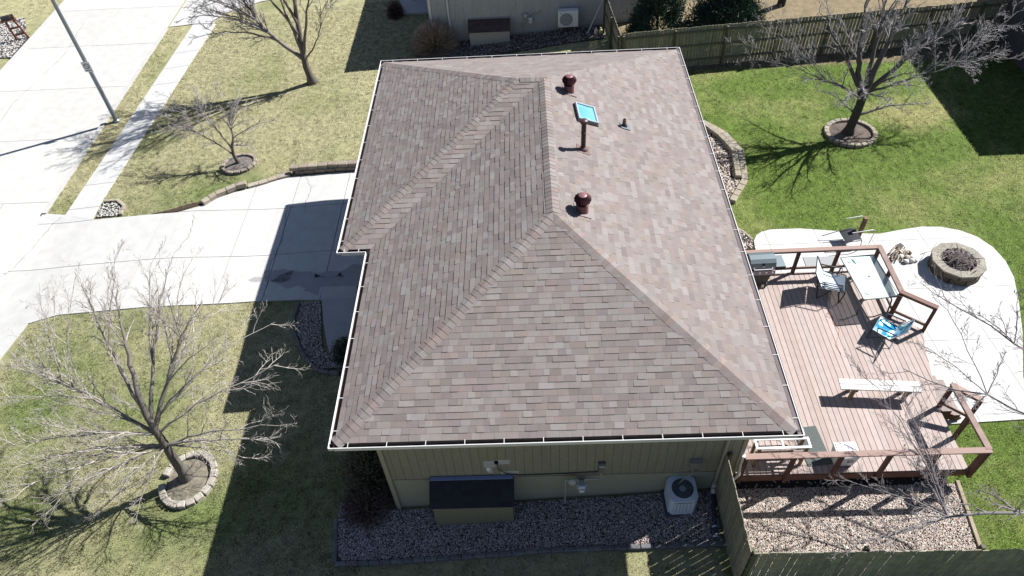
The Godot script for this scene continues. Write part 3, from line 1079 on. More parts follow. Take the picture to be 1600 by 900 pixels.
func beds() -> void:
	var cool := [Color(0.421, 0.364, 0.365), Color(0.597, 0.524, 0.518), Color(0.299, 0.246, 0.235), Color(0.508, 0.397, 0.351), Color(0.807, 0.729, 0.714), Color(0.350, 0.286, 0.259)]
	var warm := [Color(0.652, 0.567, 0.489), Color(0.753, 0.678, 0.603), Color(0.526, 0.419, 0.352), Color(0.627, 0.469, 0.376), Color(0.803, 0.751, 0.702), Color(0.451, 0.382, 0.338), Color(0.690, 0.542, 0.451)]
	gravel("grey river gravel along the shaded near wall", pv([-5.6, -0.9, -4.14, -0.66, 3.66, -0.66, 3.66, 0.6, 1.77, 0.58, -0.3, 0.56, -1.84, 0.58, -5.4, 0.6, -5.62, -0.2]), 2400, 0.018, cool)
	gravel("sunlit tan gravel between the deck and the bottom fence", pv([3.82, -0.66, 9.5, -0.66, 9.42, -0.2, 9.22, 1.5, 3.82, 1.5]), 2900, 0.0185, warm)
	gravel("shaded tan gravel under the deck", pv([4.15, -7.0, 9.3, -7.0, 9.3, -0.68, 4.15, -0.68]), 60, 0.035, warm)
	gravel("dark gravel in the bed beside the front walk", pv([-8.14, -8.1, -7.5, -8.14, -7.0, -6.0, -6.35, -5.2, -6.9, -5.16, -7.35, -5.6, -7.95, -6.7]), 1300, 0.024, cool)
	gravel("pale rock in the bed behind the house", pv([4.9, -16.2, 6.0, -15.9, 6.75, -15.05, 7.1, -13.9, 6.9, -12.3, 6.2, -11.3, 4.9, -10.8]), 420, 0.04, warm)
	gravel("pale rock beside the patio's left end", pv([4.9, -10.2, 6.3, -9.8, 6.6, -9.4, 6.55, -8.9, 4.9, -8.9]), 300, 0.04, warm)
	gravel("reddish rock under the neighbour's wall", pv([-4.2, -24.2, 3.1, -24.2, 3.05, -22.9, 1.5, -22.9, -0.5, -22.7, -4.2, -22.6]), 180, 0.045, [Color(0.3, 0.22, 0.2), Color(0.4, 0.34, 0.33), Color(0.24, 0.19, 0.18)])
	gravel("white rock around the mailbox across the street", pv([-29.6, -30.2, -28.2, -30.6, -26.9, -28.2, -26.85, -26.2, -27.6, -26.2]), 160, 0.05, [Color(0.6, 0.58, 0.55), Color(0.5, 0.47, 0.44)])
	gravel("white rock in the half ring at the driveway corner", pv([-17.25, -14.0, -16.7, -14.0, -16.3, -13.6, -16.3, -13.2, -17.2, -13.2]), 330, 0.04, [Color(0.6, 0.58, 0.54), Color(0.5, 0.48, 0.44)])
	# edgings
	var e := thing("stone_edging", "scalloped grey stone edging below the shaded gravel", "edging")
	edging(e, [Vector2(-5.66, -0.45), Vector2(-5.5, 0.64)], Vector3(0.3, 0.12, 0.09), GREY_STONE)
	edging(e, [Vector2(-5.5, 0.68), Vector2(-3.6, 0.66), Vector2(-1.84, 0.63), Vector2(-0.3, 0.6), Vector2(1.77, 0.64), Vector2(3.64, 0.66)], Vector3(0.29, 0.12, 0.1), GREY_STONE)
	e = thing("stone_edging", "curved stone edging round the dark front bed", "edging")
	edging(e, [Vector2(-8.2, -8.1), Vector2(-8.22, -7.4), Vector2(-8.05, -6.75), Vector2(-7.75, -6.1), Vector2(-7.42, -5.58), Vector2(-6.95, -5.1), Vector2(-6.3, -4.97)], Vector3(0.32, 0.12, 0.1), GREY_STONE)
	e = thing("stone_edging", "two-course tan block edging of the curved bed behind the house", "edging")
	edging(e, [Vector2(6.2, -15.9), Vector2(6.87, -15.1), Vector2(7.24, -13.95), Vector2(7.02, -12.3), Vector2(6.35, -11.2)], Vector3(0.3, 0.16, 0.22), TAN_STONE)
	edging(e, [Vector2(6.2, -15.7), Vector2(6.65, -14.9), Vector2(6.98, -13.95), Vector2(6.8, -12.4)], Vector3(0.3, 0.14, 0.2), TAN_STONE, "edging_stone", 0.1)
	e = thing("stone_edging", "pale rounded stone edge between rock and patio end", "edging")
	edging(e, [Vector2(5.9, -10.2), Vector2(6.42, -9.7), Vector2(6.6, -9.3)], Vector3(0.3, 0.1, 0.1), TAN_STONE)
	e = thing("timber_edging", "straight tan timber edging between gravel and grass", "edging")
	var tb := Mb.new()
	tb.beam(Vector3(9.5, YARD + 0.03, -0.72), Vector3(9.26, YARD + 0.03, 1.56), 0.09, 0.1, Color(0.4, 0.32, 0.22), 0.008)
	part("timber", tb, mt.wood_z, e)
	e = thing("stone_edging", "half ring of stones at the driveway corner by the sidewalk", "edging")
	edging(e, [Vector2(-17.2, -14.12), Vector2(-16.65, -14.1), Vector2(-16.2, -13.7), Vector2(-16.18, -13.2)], Vector3(0.26, 0.14, 0.13), TAN_STONE)
	# the little retaining wall above the driveway
	var w := thing("retaining_wall", "low two-course block retaining wall between lawn and driveway", "retaining wall")
	for r in 2:
		var x := -4.95 - 0.2 * r
		while x > -9.95 - 0.15 * r:
			var wd := snappedf(rng.randf_range(0.36, 0.44), 0.02)
			var zc := -15.17 - 0.025 * r - 0.03 * smoothstep(-7.0, -9.5, x)
			var lawn_y := land(x - wd * 0.5, zc - 0.6)
			block("block", Vector3(wd - 0.012, 0.165, 0.25), pick([Color(0.44, 0.37, 0.29), Color(0.4, 0.33, 0.26), Color(0.48, 0.41, 0.32), Color(0.37, 0.29, 0.24)]), mt.stone, w, Transform3D(Basis(Vector3.UP, rng.randf_range(-0.04, 0.04)), Vector3(x - wd * 0.5, lawn_y - 0.215 + 0.17 * r, zc + rng.randf_range(-0.012, 0.012))), 0.02)
			x -= wd
	var curve := [Vector2(-10.0, -15.12), Vector2(-10.5, -14.93), Vector2(-11.14, -14.6), Vector2(-11.91, -14.32), Vector2(-12.6, -13.92), Vector2(-13.0, -13.45)]
	var from := w.get_child_count()
	edging(w, curve, Vector3(0.38, 0.2, 0.22), TAN_STONE, "curve_stone")
	for k in range(from, w.get_child_count()):
		var q := w.get_child(k)
		q.position.y = land(q.position.x, q.position.z - 0.7) - 0.0
	hard.append(pv([-4.9, -15.0, -4.9, -15.35, -9.95, -15.35, -11.2, -14.8, -12.7, -14.1, -13.15, -13.45]))
	# bare soil at the tip of the lawn
	var bs := setting("bare_soil")
	part("soil", drape(pv([-14.9, -13.13, -13.9, -13.13, -13.05, -13.46, -12.95, -13.62, -13.6, -13.5, -14.3, -13.26]), Color(0.12, 0.075, 0.055), 0.0, 0.03, 0.3), mt.soil, bs)


# ------------------------------------------------------------------ trees
func wander(a: Vector3, b: Vector3, bow: Vector3, steps: int, amp: float) -> PackedVector3Array:
	var p := PackedVector3Array()
	for k in steps + 1:
		var f := float(k) / steps
		var q := a.lerp(b, f) + bow * 4.0 * f * (1.0 - f)
		if k > 0:
			q += Vector3(rng.randf_range(-1, 1), rng.randf_range(-1, 1), rng.randf_range(-1, 1)) * amp * (0.5 + 0.5 * f)
		p.append(q)
	return p

func taper(r0: float, r1: float, m: int) -> PackedFloat32Array:
	var r := PackedFloat32Array()
	for k in m:
		r.append(lerpf(r0, r1, pow(float(k) / (m - 1), 0.8)))
	return r

# twigs along a path, and twigs along those
func twigs(b: Mb, path: PackedVector3Array, r0: float, length: float, depth: int, num: int, col: Color, lift: float, from := 0.22, fine := 1.0) -> void:
	var m := path.size()
	for k in num:
		var f := lerpf(from, 1.0, (k + rng.randf()) / num)
		var s := f * (m - 1)
		var a := mini(int(s), m - 2)
		var p := path[a].lerp(path[a + 1], s - a)
		var tg := (path[a + 1] - path[a]).normalized()
		var side := tg.cross(Vector3(rng.randf_range(-1, 1), rng.randf_range(-1, 1), rng.randf_range(-1, 1))).normalized()
		var an := rng.randf_range(0.45, 0.95)
		var d := (tg * cos(an) * 1.15 + side * sin(an) + Vector3(0, lift * rng.randf_range(0.3, 1.0), 0)).normalized()
		var l := length * rng.randf_range(0.55, 1.1) * (1.15 - 0.55 * f)
		var steps := 4 if depth > 0 else 3
		var q := wander(p, p + d * l, Vector3(rng.randf_range(-0.06, 0.06), lift * 0.05, rng.randf_range(-0.06, 0.06)) * l, steps, l * 0.045)
		var rr := r0 * (1.0 - 0.55 * f) * 0.62
		rr = maxf(rr, 0.0042 * fine)
		b.tube(q, taper(rr, 0.0026 * fine, steps + 1), 4 if rr > 0.012 else 3, vary(col, 0.18), false)
		if depth > 0:
			twigs(b, q, rr, l * 0.58, depth - 1, maxi(3, num - 3), col, lift, 0.2, fine)

func tree(called: String, label: String, base: Vector3, trunk: Array, r0: float, r1: float, leaders: Array, tips: Array, bark: Color, twig: Color, o := {}) -> Node3D:
	var t := thing(called, label, "tree", base)
	var b := Mb.new()
	var tp := PackedVector3Array()
	for p in trunk: tp.append(p)
	var rr := taper(r0, r1, tp.size())
	rr[0] = r0 * 1.4
	b.tube(tp, rr, 14, bark)
	part("trunk", b, mt.bark, t)
	var depth: int = o.get("depth", 2)
	# forks: where later limbs may spring from, with the girth there
	var forks := []
	for k in range(tp.size() / 2, tp.size()):
		forks.append([tp[k], rr[k]])
	var ends := []
	for l in leaders:
		var m := Mb.new()
		var start: Vector3 = l[0]
		var tip: Vector3 = (l[1] as Vector3) - base
		var len := start.distance_to(tip)
		var bow: Vector3 = l[3] if l.size() > 3 else Vector3(0, 0.07, 0) * len
		var path := wander(start, tip, bow, 12, len * 0.014)
		var rl := taper(l[2], 0.008, path.size())
		m.tube(path, rl, 8, bark, false)
		twigs(m, path, l[2] * 0.7, len * o.get("spread", 0.34) * 0.8, depth, o.get("num", 8), twig, o.get("lift", 0.25), 0.35, o.get("fine", 1.0))
		part("branch", m, mt.limb, t)
		for k in range(1, path.size() - 3):
			forks.append([path[k], rl[k]])
		ends.append(tip)
	var all := []
	for e in tips:
		all.append((e as Vector3) - base)
	var pool := all + ends
	for k in int(o.get("extra", 0)):
		var q: Vector3 = (pick(pool) as Vector3).lerp(pick(pool), rng.randf_range(0.15, 0.85))
		q += Vector3(rng.randfn(0, 0.25), rng.randfn(0, 0.2), rng.randfn(0, 0.25))
		all.append(q)
	for tip in all:
		var best := 1e9
		var from: Array = forks[0]
		for f in forks:
			var s: Vector3 = f[0]
			var d := s.distance_to(tip) + 1.6 * maxf(0.0, s.y - tip.y * 0.72) + 0.5 * maxf(0.0, 0.5 - s.y) + rng.randf() * 0.35
			if d < best:
				best = d
				from = f
		var start: Vector3 = from[0]
		var len := start.distance_to(tip)
		var rl := clampf(minf(float(from[1]) * 0.75, (0.013 + 0.015 * len) * o.get("girth", 1.0)), 0.008, 0.065)
		var m := Mb.new()
		var path := wander(start, tip, Vector3(0, o.get("arch", 0.08), 0) * len, 9, len * 0.018)
		m.tube(path, taper(rl, 0.0055, path.size()), 6, bark.lerp(twig, 0.35), false)
		twigs(m, path, rl, len * o.get("spread", 0.34), depth, o.get("num", 8), twig, o.get("lift", 0.25), 0.12, o.get("fine", 1.0))
		part("branch", m, mt.limb, t)
	return t

func v3(a: Array) -> Array:
	var r := []
	for e in a: r.append(Vector3(e[0], e[1], e[2]))
	return r

func trees() -> void:
	var bark := Color(0.2, 0.18, 0.155)
	var pale := Color(0.45, 0.41, 0.37)
	# the large bare tree on the near lawn
	var base := Vector3(-9.92, -0.16, -1.78)
	tree("bare_tree", "large bare spreading tree in the stone ring on the near front lawn", base, [Vector3(0, 0, 0), Vector3(0.0, 0.4, -0.02), Vector3(0.01, 1.0, -0.04), Vector3(0.02, 1.6, -0.08), Vector3(0.03, 2.1, -0.1), Vector3(-0.05, 2.7, -0.25), Vector3(-0.1, 3.3, -0.5)], 0.15, 0.07,
		[[Vector3(-0.1, 3.2, -0.46), Vector3(-10.2, 5.3, -3.9), 0.075], [Vector3(0.02, 2.3, -0.14), Vector3(-8.45, 4.5, -3.9), 0.07], [Vector3(-0.06, 2.6, -0.22), Vector3(-11.5, 4.7, -4.4), 0.07], [Vector3(0.0, 2.1, -0.1), Vector3(-12.4, 3.7, -2.6), 0.06], [Vector3(0, 2.5, -0.2), Vector3(-9.3, 5.0, -4.6), 0.06]],
		v3([[-10.92, 4.8, -5.65], [-9.1, 4.6, -5.41], [-11.95, 4.6, -5.1], [-13.15, 4.2, -5.1], [-12.95, 4.0, -3.36], [-7.94, 4.2, -4.84], [-7.06, 3.4, -4.22], [-9.07, 5.4, -2.99], [-10.12, 5.4, -2.83], [-8.32, 4.8, -3.09], [-10.3, 5.2, -4.2], [-13.5, 3.4, -1.97], [-6.81, 2.9, -3.17], [-6.37, 2.5, -1.66], [-7.22, 2.0, -1.04], [-13.22, 1.7, -0.42], [-12.4, 1.1, -0.27], [-11.22, 1.0, -0.2], [-13.4, 2.6, -1.22], [-7.94, 3.6, -2.89], [-12.9, 2.2, -0.9], [-6.6, 2.2, -1.3], [-10.3, 0.9, -0.1], [-11.8, 1.8, -0.3]]),
		bark, pale, {"num": 9, "spread": 0.34, "extra": 22, "girth": 0.55, "fine": 0.85})
	# far front tree
	base = Vector3(-10.27, -0.17, -21.55)
	tree("bare_tree", "bare tree with a thick forked trunk on the far front lawn", base, [Vector3(0.05, 0, 0), Vector3(0.0, 0.3, 0), Vector3(-0.06, 0.8, 0), Vector3(-0.04, 1.3, 0), Vector3(0, 1.9, -0.1), Vector3(0.0, 3.0, -0.4), Vector3(0.1, 4.0, -0.8)], 0.2, 0.07,
		[[Vector3(0.1, 3.9, -0.75), Vector3(-10.2, 8.6, -22.2), 0.07], [Vector3(0.0, 2.6, -0.3), Vector3(-11.6, 7.8, -21.2), 0.075], [Vector3(0.02, 2.8, -0.35), Vector3(-9.4, 7.8, -21.2), 0.07], [Vector3(-0.02, 2.2, -0.15), Vector3(-12.9, 6.9, -21.4), 0.065], [Vector3(-0.1, 1.2, 0), Vector3(-12.78, 5, -22.45), 0.11, Vector3(-0.4, -0.35, 0)], [Vector3(-0.05, 1.5, 0), Vector3(-11.25, 5.5, -22.3), 0.08], [Vector3(0.02, 1.6, -0.05), Vector3(-10.05, 6, -23.0), 0.09], [Vector3(0.05, 1.5, 0), Vector3(-8.9, 5, -21.97), 0.075], [Vector3(0.06, 1.2, 0), Vector3(-9.1, 3.6, -21.9), 0.04, Vector3(0.25, -0.2, 0)]],
		v3([[-15.3, 3.6, -22.5], [-14.4, 2.3, -21.6], [-15.2, 2.9, -22.0], [-14.67, 4.6, -23.28], [-12.52, 3.2, -22.02], [-7.94, 4.2, -22.37], [-8.5, 3.2, -22.4], [-13.6, 4.2, -22.2], [-11.8, 4.2, -21.4], [-9.5, 5.2, -21.0], [-13.8, 3.2, -21.4], [-14.0, 3.8, -23.4], [-11.2, 4.8, -23.4], [-8.6, 4.8, -23.0], [-12.6, 6.6, -20.6], [-11.0, 7.0, -19.8], [-14.2, 5.6, -21.3], [-9.0, 7.2, -20.6], [-12.8, 8.2, -22.0], [-10.6, 9.0, -21.4], [-9.0, 8.4, -22.4], [-11.6, 8.6, -23.4], [-13.6, 7.2, -22.6], [-12.0, 7.4, -20.4], [-13.4, 6.8, -20.6]]),
		Color(0.2, 0.175, 0.15), Color(0.36, 0.33, 0.33), {"num": 9, "spread": 0.33, "extra": 26, "girth": 1.3, "fine": 1.7})
	# small crooked tree by the driveway
	base = Vector3(-12.2, -0.28, -15.8)
	tree("ornamental_tree", "small crooked bare tree in a round bed above the driveway", base, [Vector3(0.02, 0, 0), Vector3(-0.02, 0.2, 0), Vector3(-0.06, 0.45, 0), Vector3(-0.02, 0.7, -0.02), Vector3(0.04, 0.95, -0.06)], 0.085, 0.05,
		[[Vector3(0.03, 0.9, -0.05), Vector3(-12.3, 1.9, -16.5), 0.045, Vector3(0.15, 0, 0)], [Vector3(-0.02, 0.7, 0), Vector3(-13.3, 1.7, -16.6), 0.045, Vector3(0.1, 0.1, 0.1)], [Vector3(-0.06, 0.45, 0), Vector3(-13.9, 1.2, -16.2), 0.035]],
		v3([[-15.25, 1.5, -16.85], [-14.88, 1.9, -17.6], [-13.61, 2.2, -17.51], [-12.5, 2.3, -17.5], [-11.08, 1.9, -17.03], [-10.28, 1.4, -16.19], [-13.99, 1.1, -15.62], [-10.91, 0.9, -15.06], [-14.93, 1.2, -16.03], [-12.54, 1.8, -15.7], [-13.9, 1.7, -16.4], [-11.2, 1.6, -16.0], [-13.2, 0.8, -15.5], [-11.7, 2.1, -17.2]]),
		Color(0.17, 0.14, 0.125), Color(0.4, 0.36, 0.36), {"num": 9, "spread": 0.34, "extra": 10})
	# back-yard tree
	base = Vector3(11.4, YARD - 0.02, -14.84)
	tree("bare_tree", "bare tree in the stone ring on the green back lawn", base, [Vector3(0, 0, 0), Vector3(0.02, 0.3, 0), Vector3(0.06, 0.8, 0), Vector3(0.08, 1.3, 0), Vector3(0.1, 1.7, -0.05)], 0.18, 0.14,
		[[Vector3(0.08, 1.5, -0.03), Vector3(10.9, 6.0, -15.6), 0.14, Vector3(-0.25, 0, 0)], [Vector3(0.1, 1.65, -0.05), Vector3(12.6, 6.3, -15.9), 0.14, Vector3(0, 0.15, 0)], [Vector3(0.1, 1.6, -0.05), Vector3(14.6, 4.3, -15.9), 0.11, Vector3(0, 0.3, 0)], [Vector3(0.06, 1.6, 0), Vector3(9.4, 5.2, -15.5), 0.1, Vector3(0, 0.1, 0)], [Vector3(0.1, 1.6, -0.05), Vector3(12.0, 5.8, -16.8), 0.1], [Vector3(0.1, 1.7, -0.05), Vector3(15.6, 3.2, -15.3), 0.05, Vector3(0, 0.1, 0)], [Vector3(0.08, 1.6, 0), Vector3(10.4, 3.7, -13.1), 0.06], [Vector3(0.06, 1.5, 0), Vector3(9.1, 3.4, -14.3), 0.055], [Vector3(0.1, 1.7, 0), Vector3(11.7, 4.3, -12.9), 0.06], [Vector3(0.1, 1.7, -0.05), Vector3(11.0, 3.9, -17.4), 0.06]],
		v3([[6.83, 4.0, -15.77], [7.22, 3.3, -15.85], [7.81, 5, -15.93], [9.42, 6, -16.46], [10.97, 6.5, -17.11], [13.03, 6, -17.05], [15.37, 5, -17.06], [16.85, 4.2, -16.65], [16.96, 3, -15.49], [15.4, 2.5, -15.14], [9.37, 2.7, -15.47], [8.47, 4, -15.11], [11.44, 5.5, -14.55], [13.18, 4.6, -15.49], [15.66, 4, -15.77], [12.4, 5.2, -16.4], [9.9, 4.6, -15.6], [14.04, 1.7, -15.0], [10.2, 2.3, -15.2], [7.6, 4.4, -16.4], [16.3, 3.6, -16.6], [10.4, 3.8, -14.4], [12.4, 4.0, -14.6], [10.1, 2.7, -13.7], [11.5, 3.1, -13.1], [9.3, 3.3, -13.9], [12.7, 3.3, -13.5], [10.6, 4.2, -13.6]]),
		Color(0.105, 0.092, 0.083), Color(0.36, 0.335, 0.34), {"num": 9, "spread": 0.32, "extra": 14})
	# tree just outside the lower right corner, its branches reaching in
	base = Vector3(12.6, YARD, 1.9)
	tree("bare_tree", "bare branches reaching in over the deck from the lower right corner", base, [Vector3(0, 0, 0), Vector3(0, 0.5, 0), Vector3(0, 1.2, 0), Vector3(0, 2.0, 0), Vector3(0, 3.0, 0), Vector3(0.1, 4.2, 0)], 0.17, 0.08,
		[[Vector3(0, 1.6, 0), Vector3(5.4, 3.3, 1.9), 0.085, Vector3(0.3, 0.55, -0.6)], [Vector3(0, 2.4, 0), Vector3(8.34, 4.7, -3.2), 0.06, Vector3(0.35, 0.3, 0)], [Vector3(0, 2.3, 0), Vector3(7.2, 4.2, -1.4), 0.05, Vector3(0.3, 0.3, -0.35)], [Vector3(0, 3, 0), Vector3(13.4, 6.5, -1.0), 0.07], [Vector3(0, 3, 0), Vector3(14.5, 6, 3.5), 0.07], [Vector3(0, 3, 0), Vector3(11.6, 7, 3.0), 0.07]],
		v3([[5.0, 3.3, 2.05], [6.46, 3.2, 0.64], [5.4, 3.5, 0.6], [8.24, 4.8, -3.49], [8.8, 4.9, -2.5], [6.96, 4.2, -1.33], [6.2, 4.5, -1.5], [7.5, 4.6, -1.95], [10.0, 5, -3.0], [7.7, 4.2, -0.6], [8.6, 2.7, 0.5], [7.2, 3.3, 0.2], [9.3, 4.6, -1.6], [6.2, 3.2, 1.4], [7.4, 3.0, 1.0]]),
		Color(0.18, 0.165, 0.165), Color(0.25, 0.22, 0.22), {"num": 9, "spread": 0.24, "extra": 6, "depth": 2})
	# stone rings
	var r := ring("stone_ring", "oval ring of pale edging blocks round the near front tree", Vector3(-9.86, -0.13, -1.74), 0.68, 0.74, 19, Vector3(0.21, 0.17, 0.18), [Color(0.62, 0.56, 0.47), Color(0.66, 0.6, 0.51), Color(0.57, 0.52, 0.43)], "", 9)
	soil_disc(r, r.position, 0.58, 0.66, Color(0.42, 0.37, 0.28))
	r = ring("stone_ring", "round stone ring under the small crooked tree", Vector3(-12.15, -0.28, -15.75), 0.66, 0.58, 15, Vector3(0.2, 0.15, 0.14), [Color(0.42, 0.36, 0.29), Color(0.38, 0.32, 0.26), Color(0.45, 0.39, 0.32)], "")
	soil_disc(r, r.position, 0.62, 0.54, Color(0.3, 0.26, 0.235))
	r = ring("stone_ring", "round ring of tan blocks under the back lawn tree", Vector3(11.5, YARD, -14.85), 0.86, 0.8, 22, Vector3(0.2, 0.16, 0.17), TAN_STONE, "")
	soil_disc(r, r.position, 0.8, 0.74, Color(0.26, 0.205, 0.17))
	hard.append(disc(-9.9, -1.74, 0.72, 20, 0.8))
	hard.append(disc(-12.15, -15.75, 0.75, 20, 0.68))
	hard.append(disc(11.5, -14.85, 0.95, 20, 0.9))

func twig_bush(called: String, label: String, at: Vector3, rx: float, h: float, num: int, col: Color, leaves := 0, leaf_col := Color.BLACK) -> void:
	var t := thing(called, label, "shrub", at)
	var b := Mb.new()
	for k in num:
		var an := rng.randf() * TAU
		var el := acos(rng.randf_range(-0.05, 1.0))
		var d := Vector3(sin(el) * cos(an) * rx, cos(el) * h, sin(el) * sin(an) * rx)
		var a := d * rng.randf_range(0.0, 0.65) * Vector3(0.8, 1, 0.8)
		var e := d * rng.randf_range(0.85, 1.06)
		var p := wander(a, e, Vector3.ZERO, 3, 0.05)
		b.tube(p, taper(0.011, 0.005, 4), 3, vary(col, 0.3), false)
	part("stems", b, mt.twig, t).set_meta("kind", "stuff")
	if leaves:
		var f := Mb.new()
		for k in leaves:
			var an := rng.randf() * TAU
			var el := acos(rng.randf_range(-0.05, 1.0))
			var d := Vector3(sin(el) * cos(an) * rx, cos(el) * h, sin(el) * sin(an) * rx) * pow(rng.randf(), 0.4) * rng.randf_range(0.9, 1.12)
			var x := Vector3(rng.randf_range(-1, 1), rng.randf_range(-1, 1), rng.randf_range(-1, 1)).normalized()
			var y := x.cross(Vector3(rng.randf_range(-1, 1), rng.randf_range(-1, 1), rng.randf_range(-1, 1))).normalized()
			var s := rng.randf_range(0.02, 0.045)
			f.quad(d - x * s, d - y * s * 0.5, d + x * s, d + y * s * 0.5, vary(leaf_col, 0.35))
		part("foliage", f, mt.leaf, t).set_meta("kind", "stuff")

func evergreen(label: String, at: Vector3, rx: float, h: float, num: int) -> void:
	var t := thing("evergreen_shrub", label, "shrub", at)
	var st := Mb.new()
	st.tube(PackedVector3Array([Vector3.ZERO, Vector3(0, h * 0.8, 0)]), PackedFloat32Array([0.08, 0.02]), 6, Color(0.1, 0.07, 0.05))
	part("trunk", st, mt.bark, t)
	var f := Mb.new()
	var clumps := []
	for k in 110:
		var an := rng.randf() * TAU
		var y := rng.randf()
		var r := rx * sqrt(maxf(0.0, 1.0 - pow(y, 1.7))) * rng.randf_range(0.55, 1.05)
		clumps.append([Vector3(r * cos(an), h * (0.05 + 0.92 * y), r * sin(an)), rng.randf_range(0.75, 1.3)])
	for k in num:
		var c: Array = pick(clumps)
		var o: Vector3 = c[0]
		var out := (Vector3(o.x, 0, o.z).normalized() + Vector3(0, 0.9, 0)).normalized()
		var p := o + Vector3(rng.randfn(0, 0.16), rng.randfn(0, 0.16), rng.randfn(0, 0.16)) * (rx / 1.2)
		var d := (out + Vector3(rng.randf_range(-0.8, 0.8), rng.randf_range(-0.6, 0.8), rng.randf_range(-0.8, 0.8))).normalized()
		var s := d.cross(Vector3(rng.randf_range(-1, 1), rng.randf_range(-1, 1), rng.randf_range(-1, 1))).normalized() * rng.randf_range(0.014, 0.03)
		var col := vary(Color(0.04, 0.075, 0.05) * c[1], 0.3)
		f.tri(p - s, p + s, p + d * rng.randf_range(0.1, 0.22), col)
		f.tri(p - s.rotated(d, 1.4), p + s.rotated(d, 1.4), p + d * rng.randf_range(0.08, 0.2), col)
	part("crown", f, mt.leaf, t).set_meta("kind", "stuff")

func shrubs() -> void:
	twig_bush("round_shrub", "large round clipped brown shrub beside the neighbour's wall", Vector3(-4.75, 0.0, -23.8), 1.15, 1.3, 3200, Color(0.36, 0.29, 0.235))
	twig_bush("dark_shrub", "dark low shrub by the neighbour's entry at the top edge", Vector3(-7.0, 0.0, -27.3), 0.5, 0.8, 500, Color(0.1, 0.07, 0.06), 500, Color(0.06, 0.04, 0.04))
	twig_bush("corner_shrub", "dark leafy shrub under the eave at the near left house corner", Vector3(-4.85, 0.0, -1.5), 0.75, 1.9, 900, Color(0.12, 0.1, 0.08), 2600, Color(0.075, 0.08, 0.045))
	twig_bush("corner_shrub", "low reddish brown shrub before the near left house corner", Vector3(-4.9, 0.0, -0.75), 0.7, 0.5, 500, Color(0.13, 0.085, 0.07), 700, Color(0.09, 0.065, 0.045))
	twig_bush("entry_shrub", "small dark needled shrub tucked under the eave by the front walk", Vector3(-6.1, 0.0, -5.5), 0.5, 0.9, 300, Color(0.05, 0.05, 0.03), 2400, Color(0.035, 0.05, 0.03))
	evergreen("taller blue-green evergreen directly behind the back fence corner", Vector3(5.3, YARD, -22.3), 1.2, 3.1, 15000)
	evergreen("broader evergreen behind the back fence, right of the taller one", Vector3(8.2, YARD, -22.1), 1.5, 2.7, 18000)


# ------------------------------------------------------------------ deck and what stands on it
const REDWOOD := [Color(0.378, 0.301, 0.271), Color(0.363, 0.286, 0.256), Color(0.392, 0.316, 0.287), Color(0.340, 0.267, 0.238), Color(0.370, 0.301, 0.275)]
const RAIL_RED := Color(0.17, 0.085, 0.065)

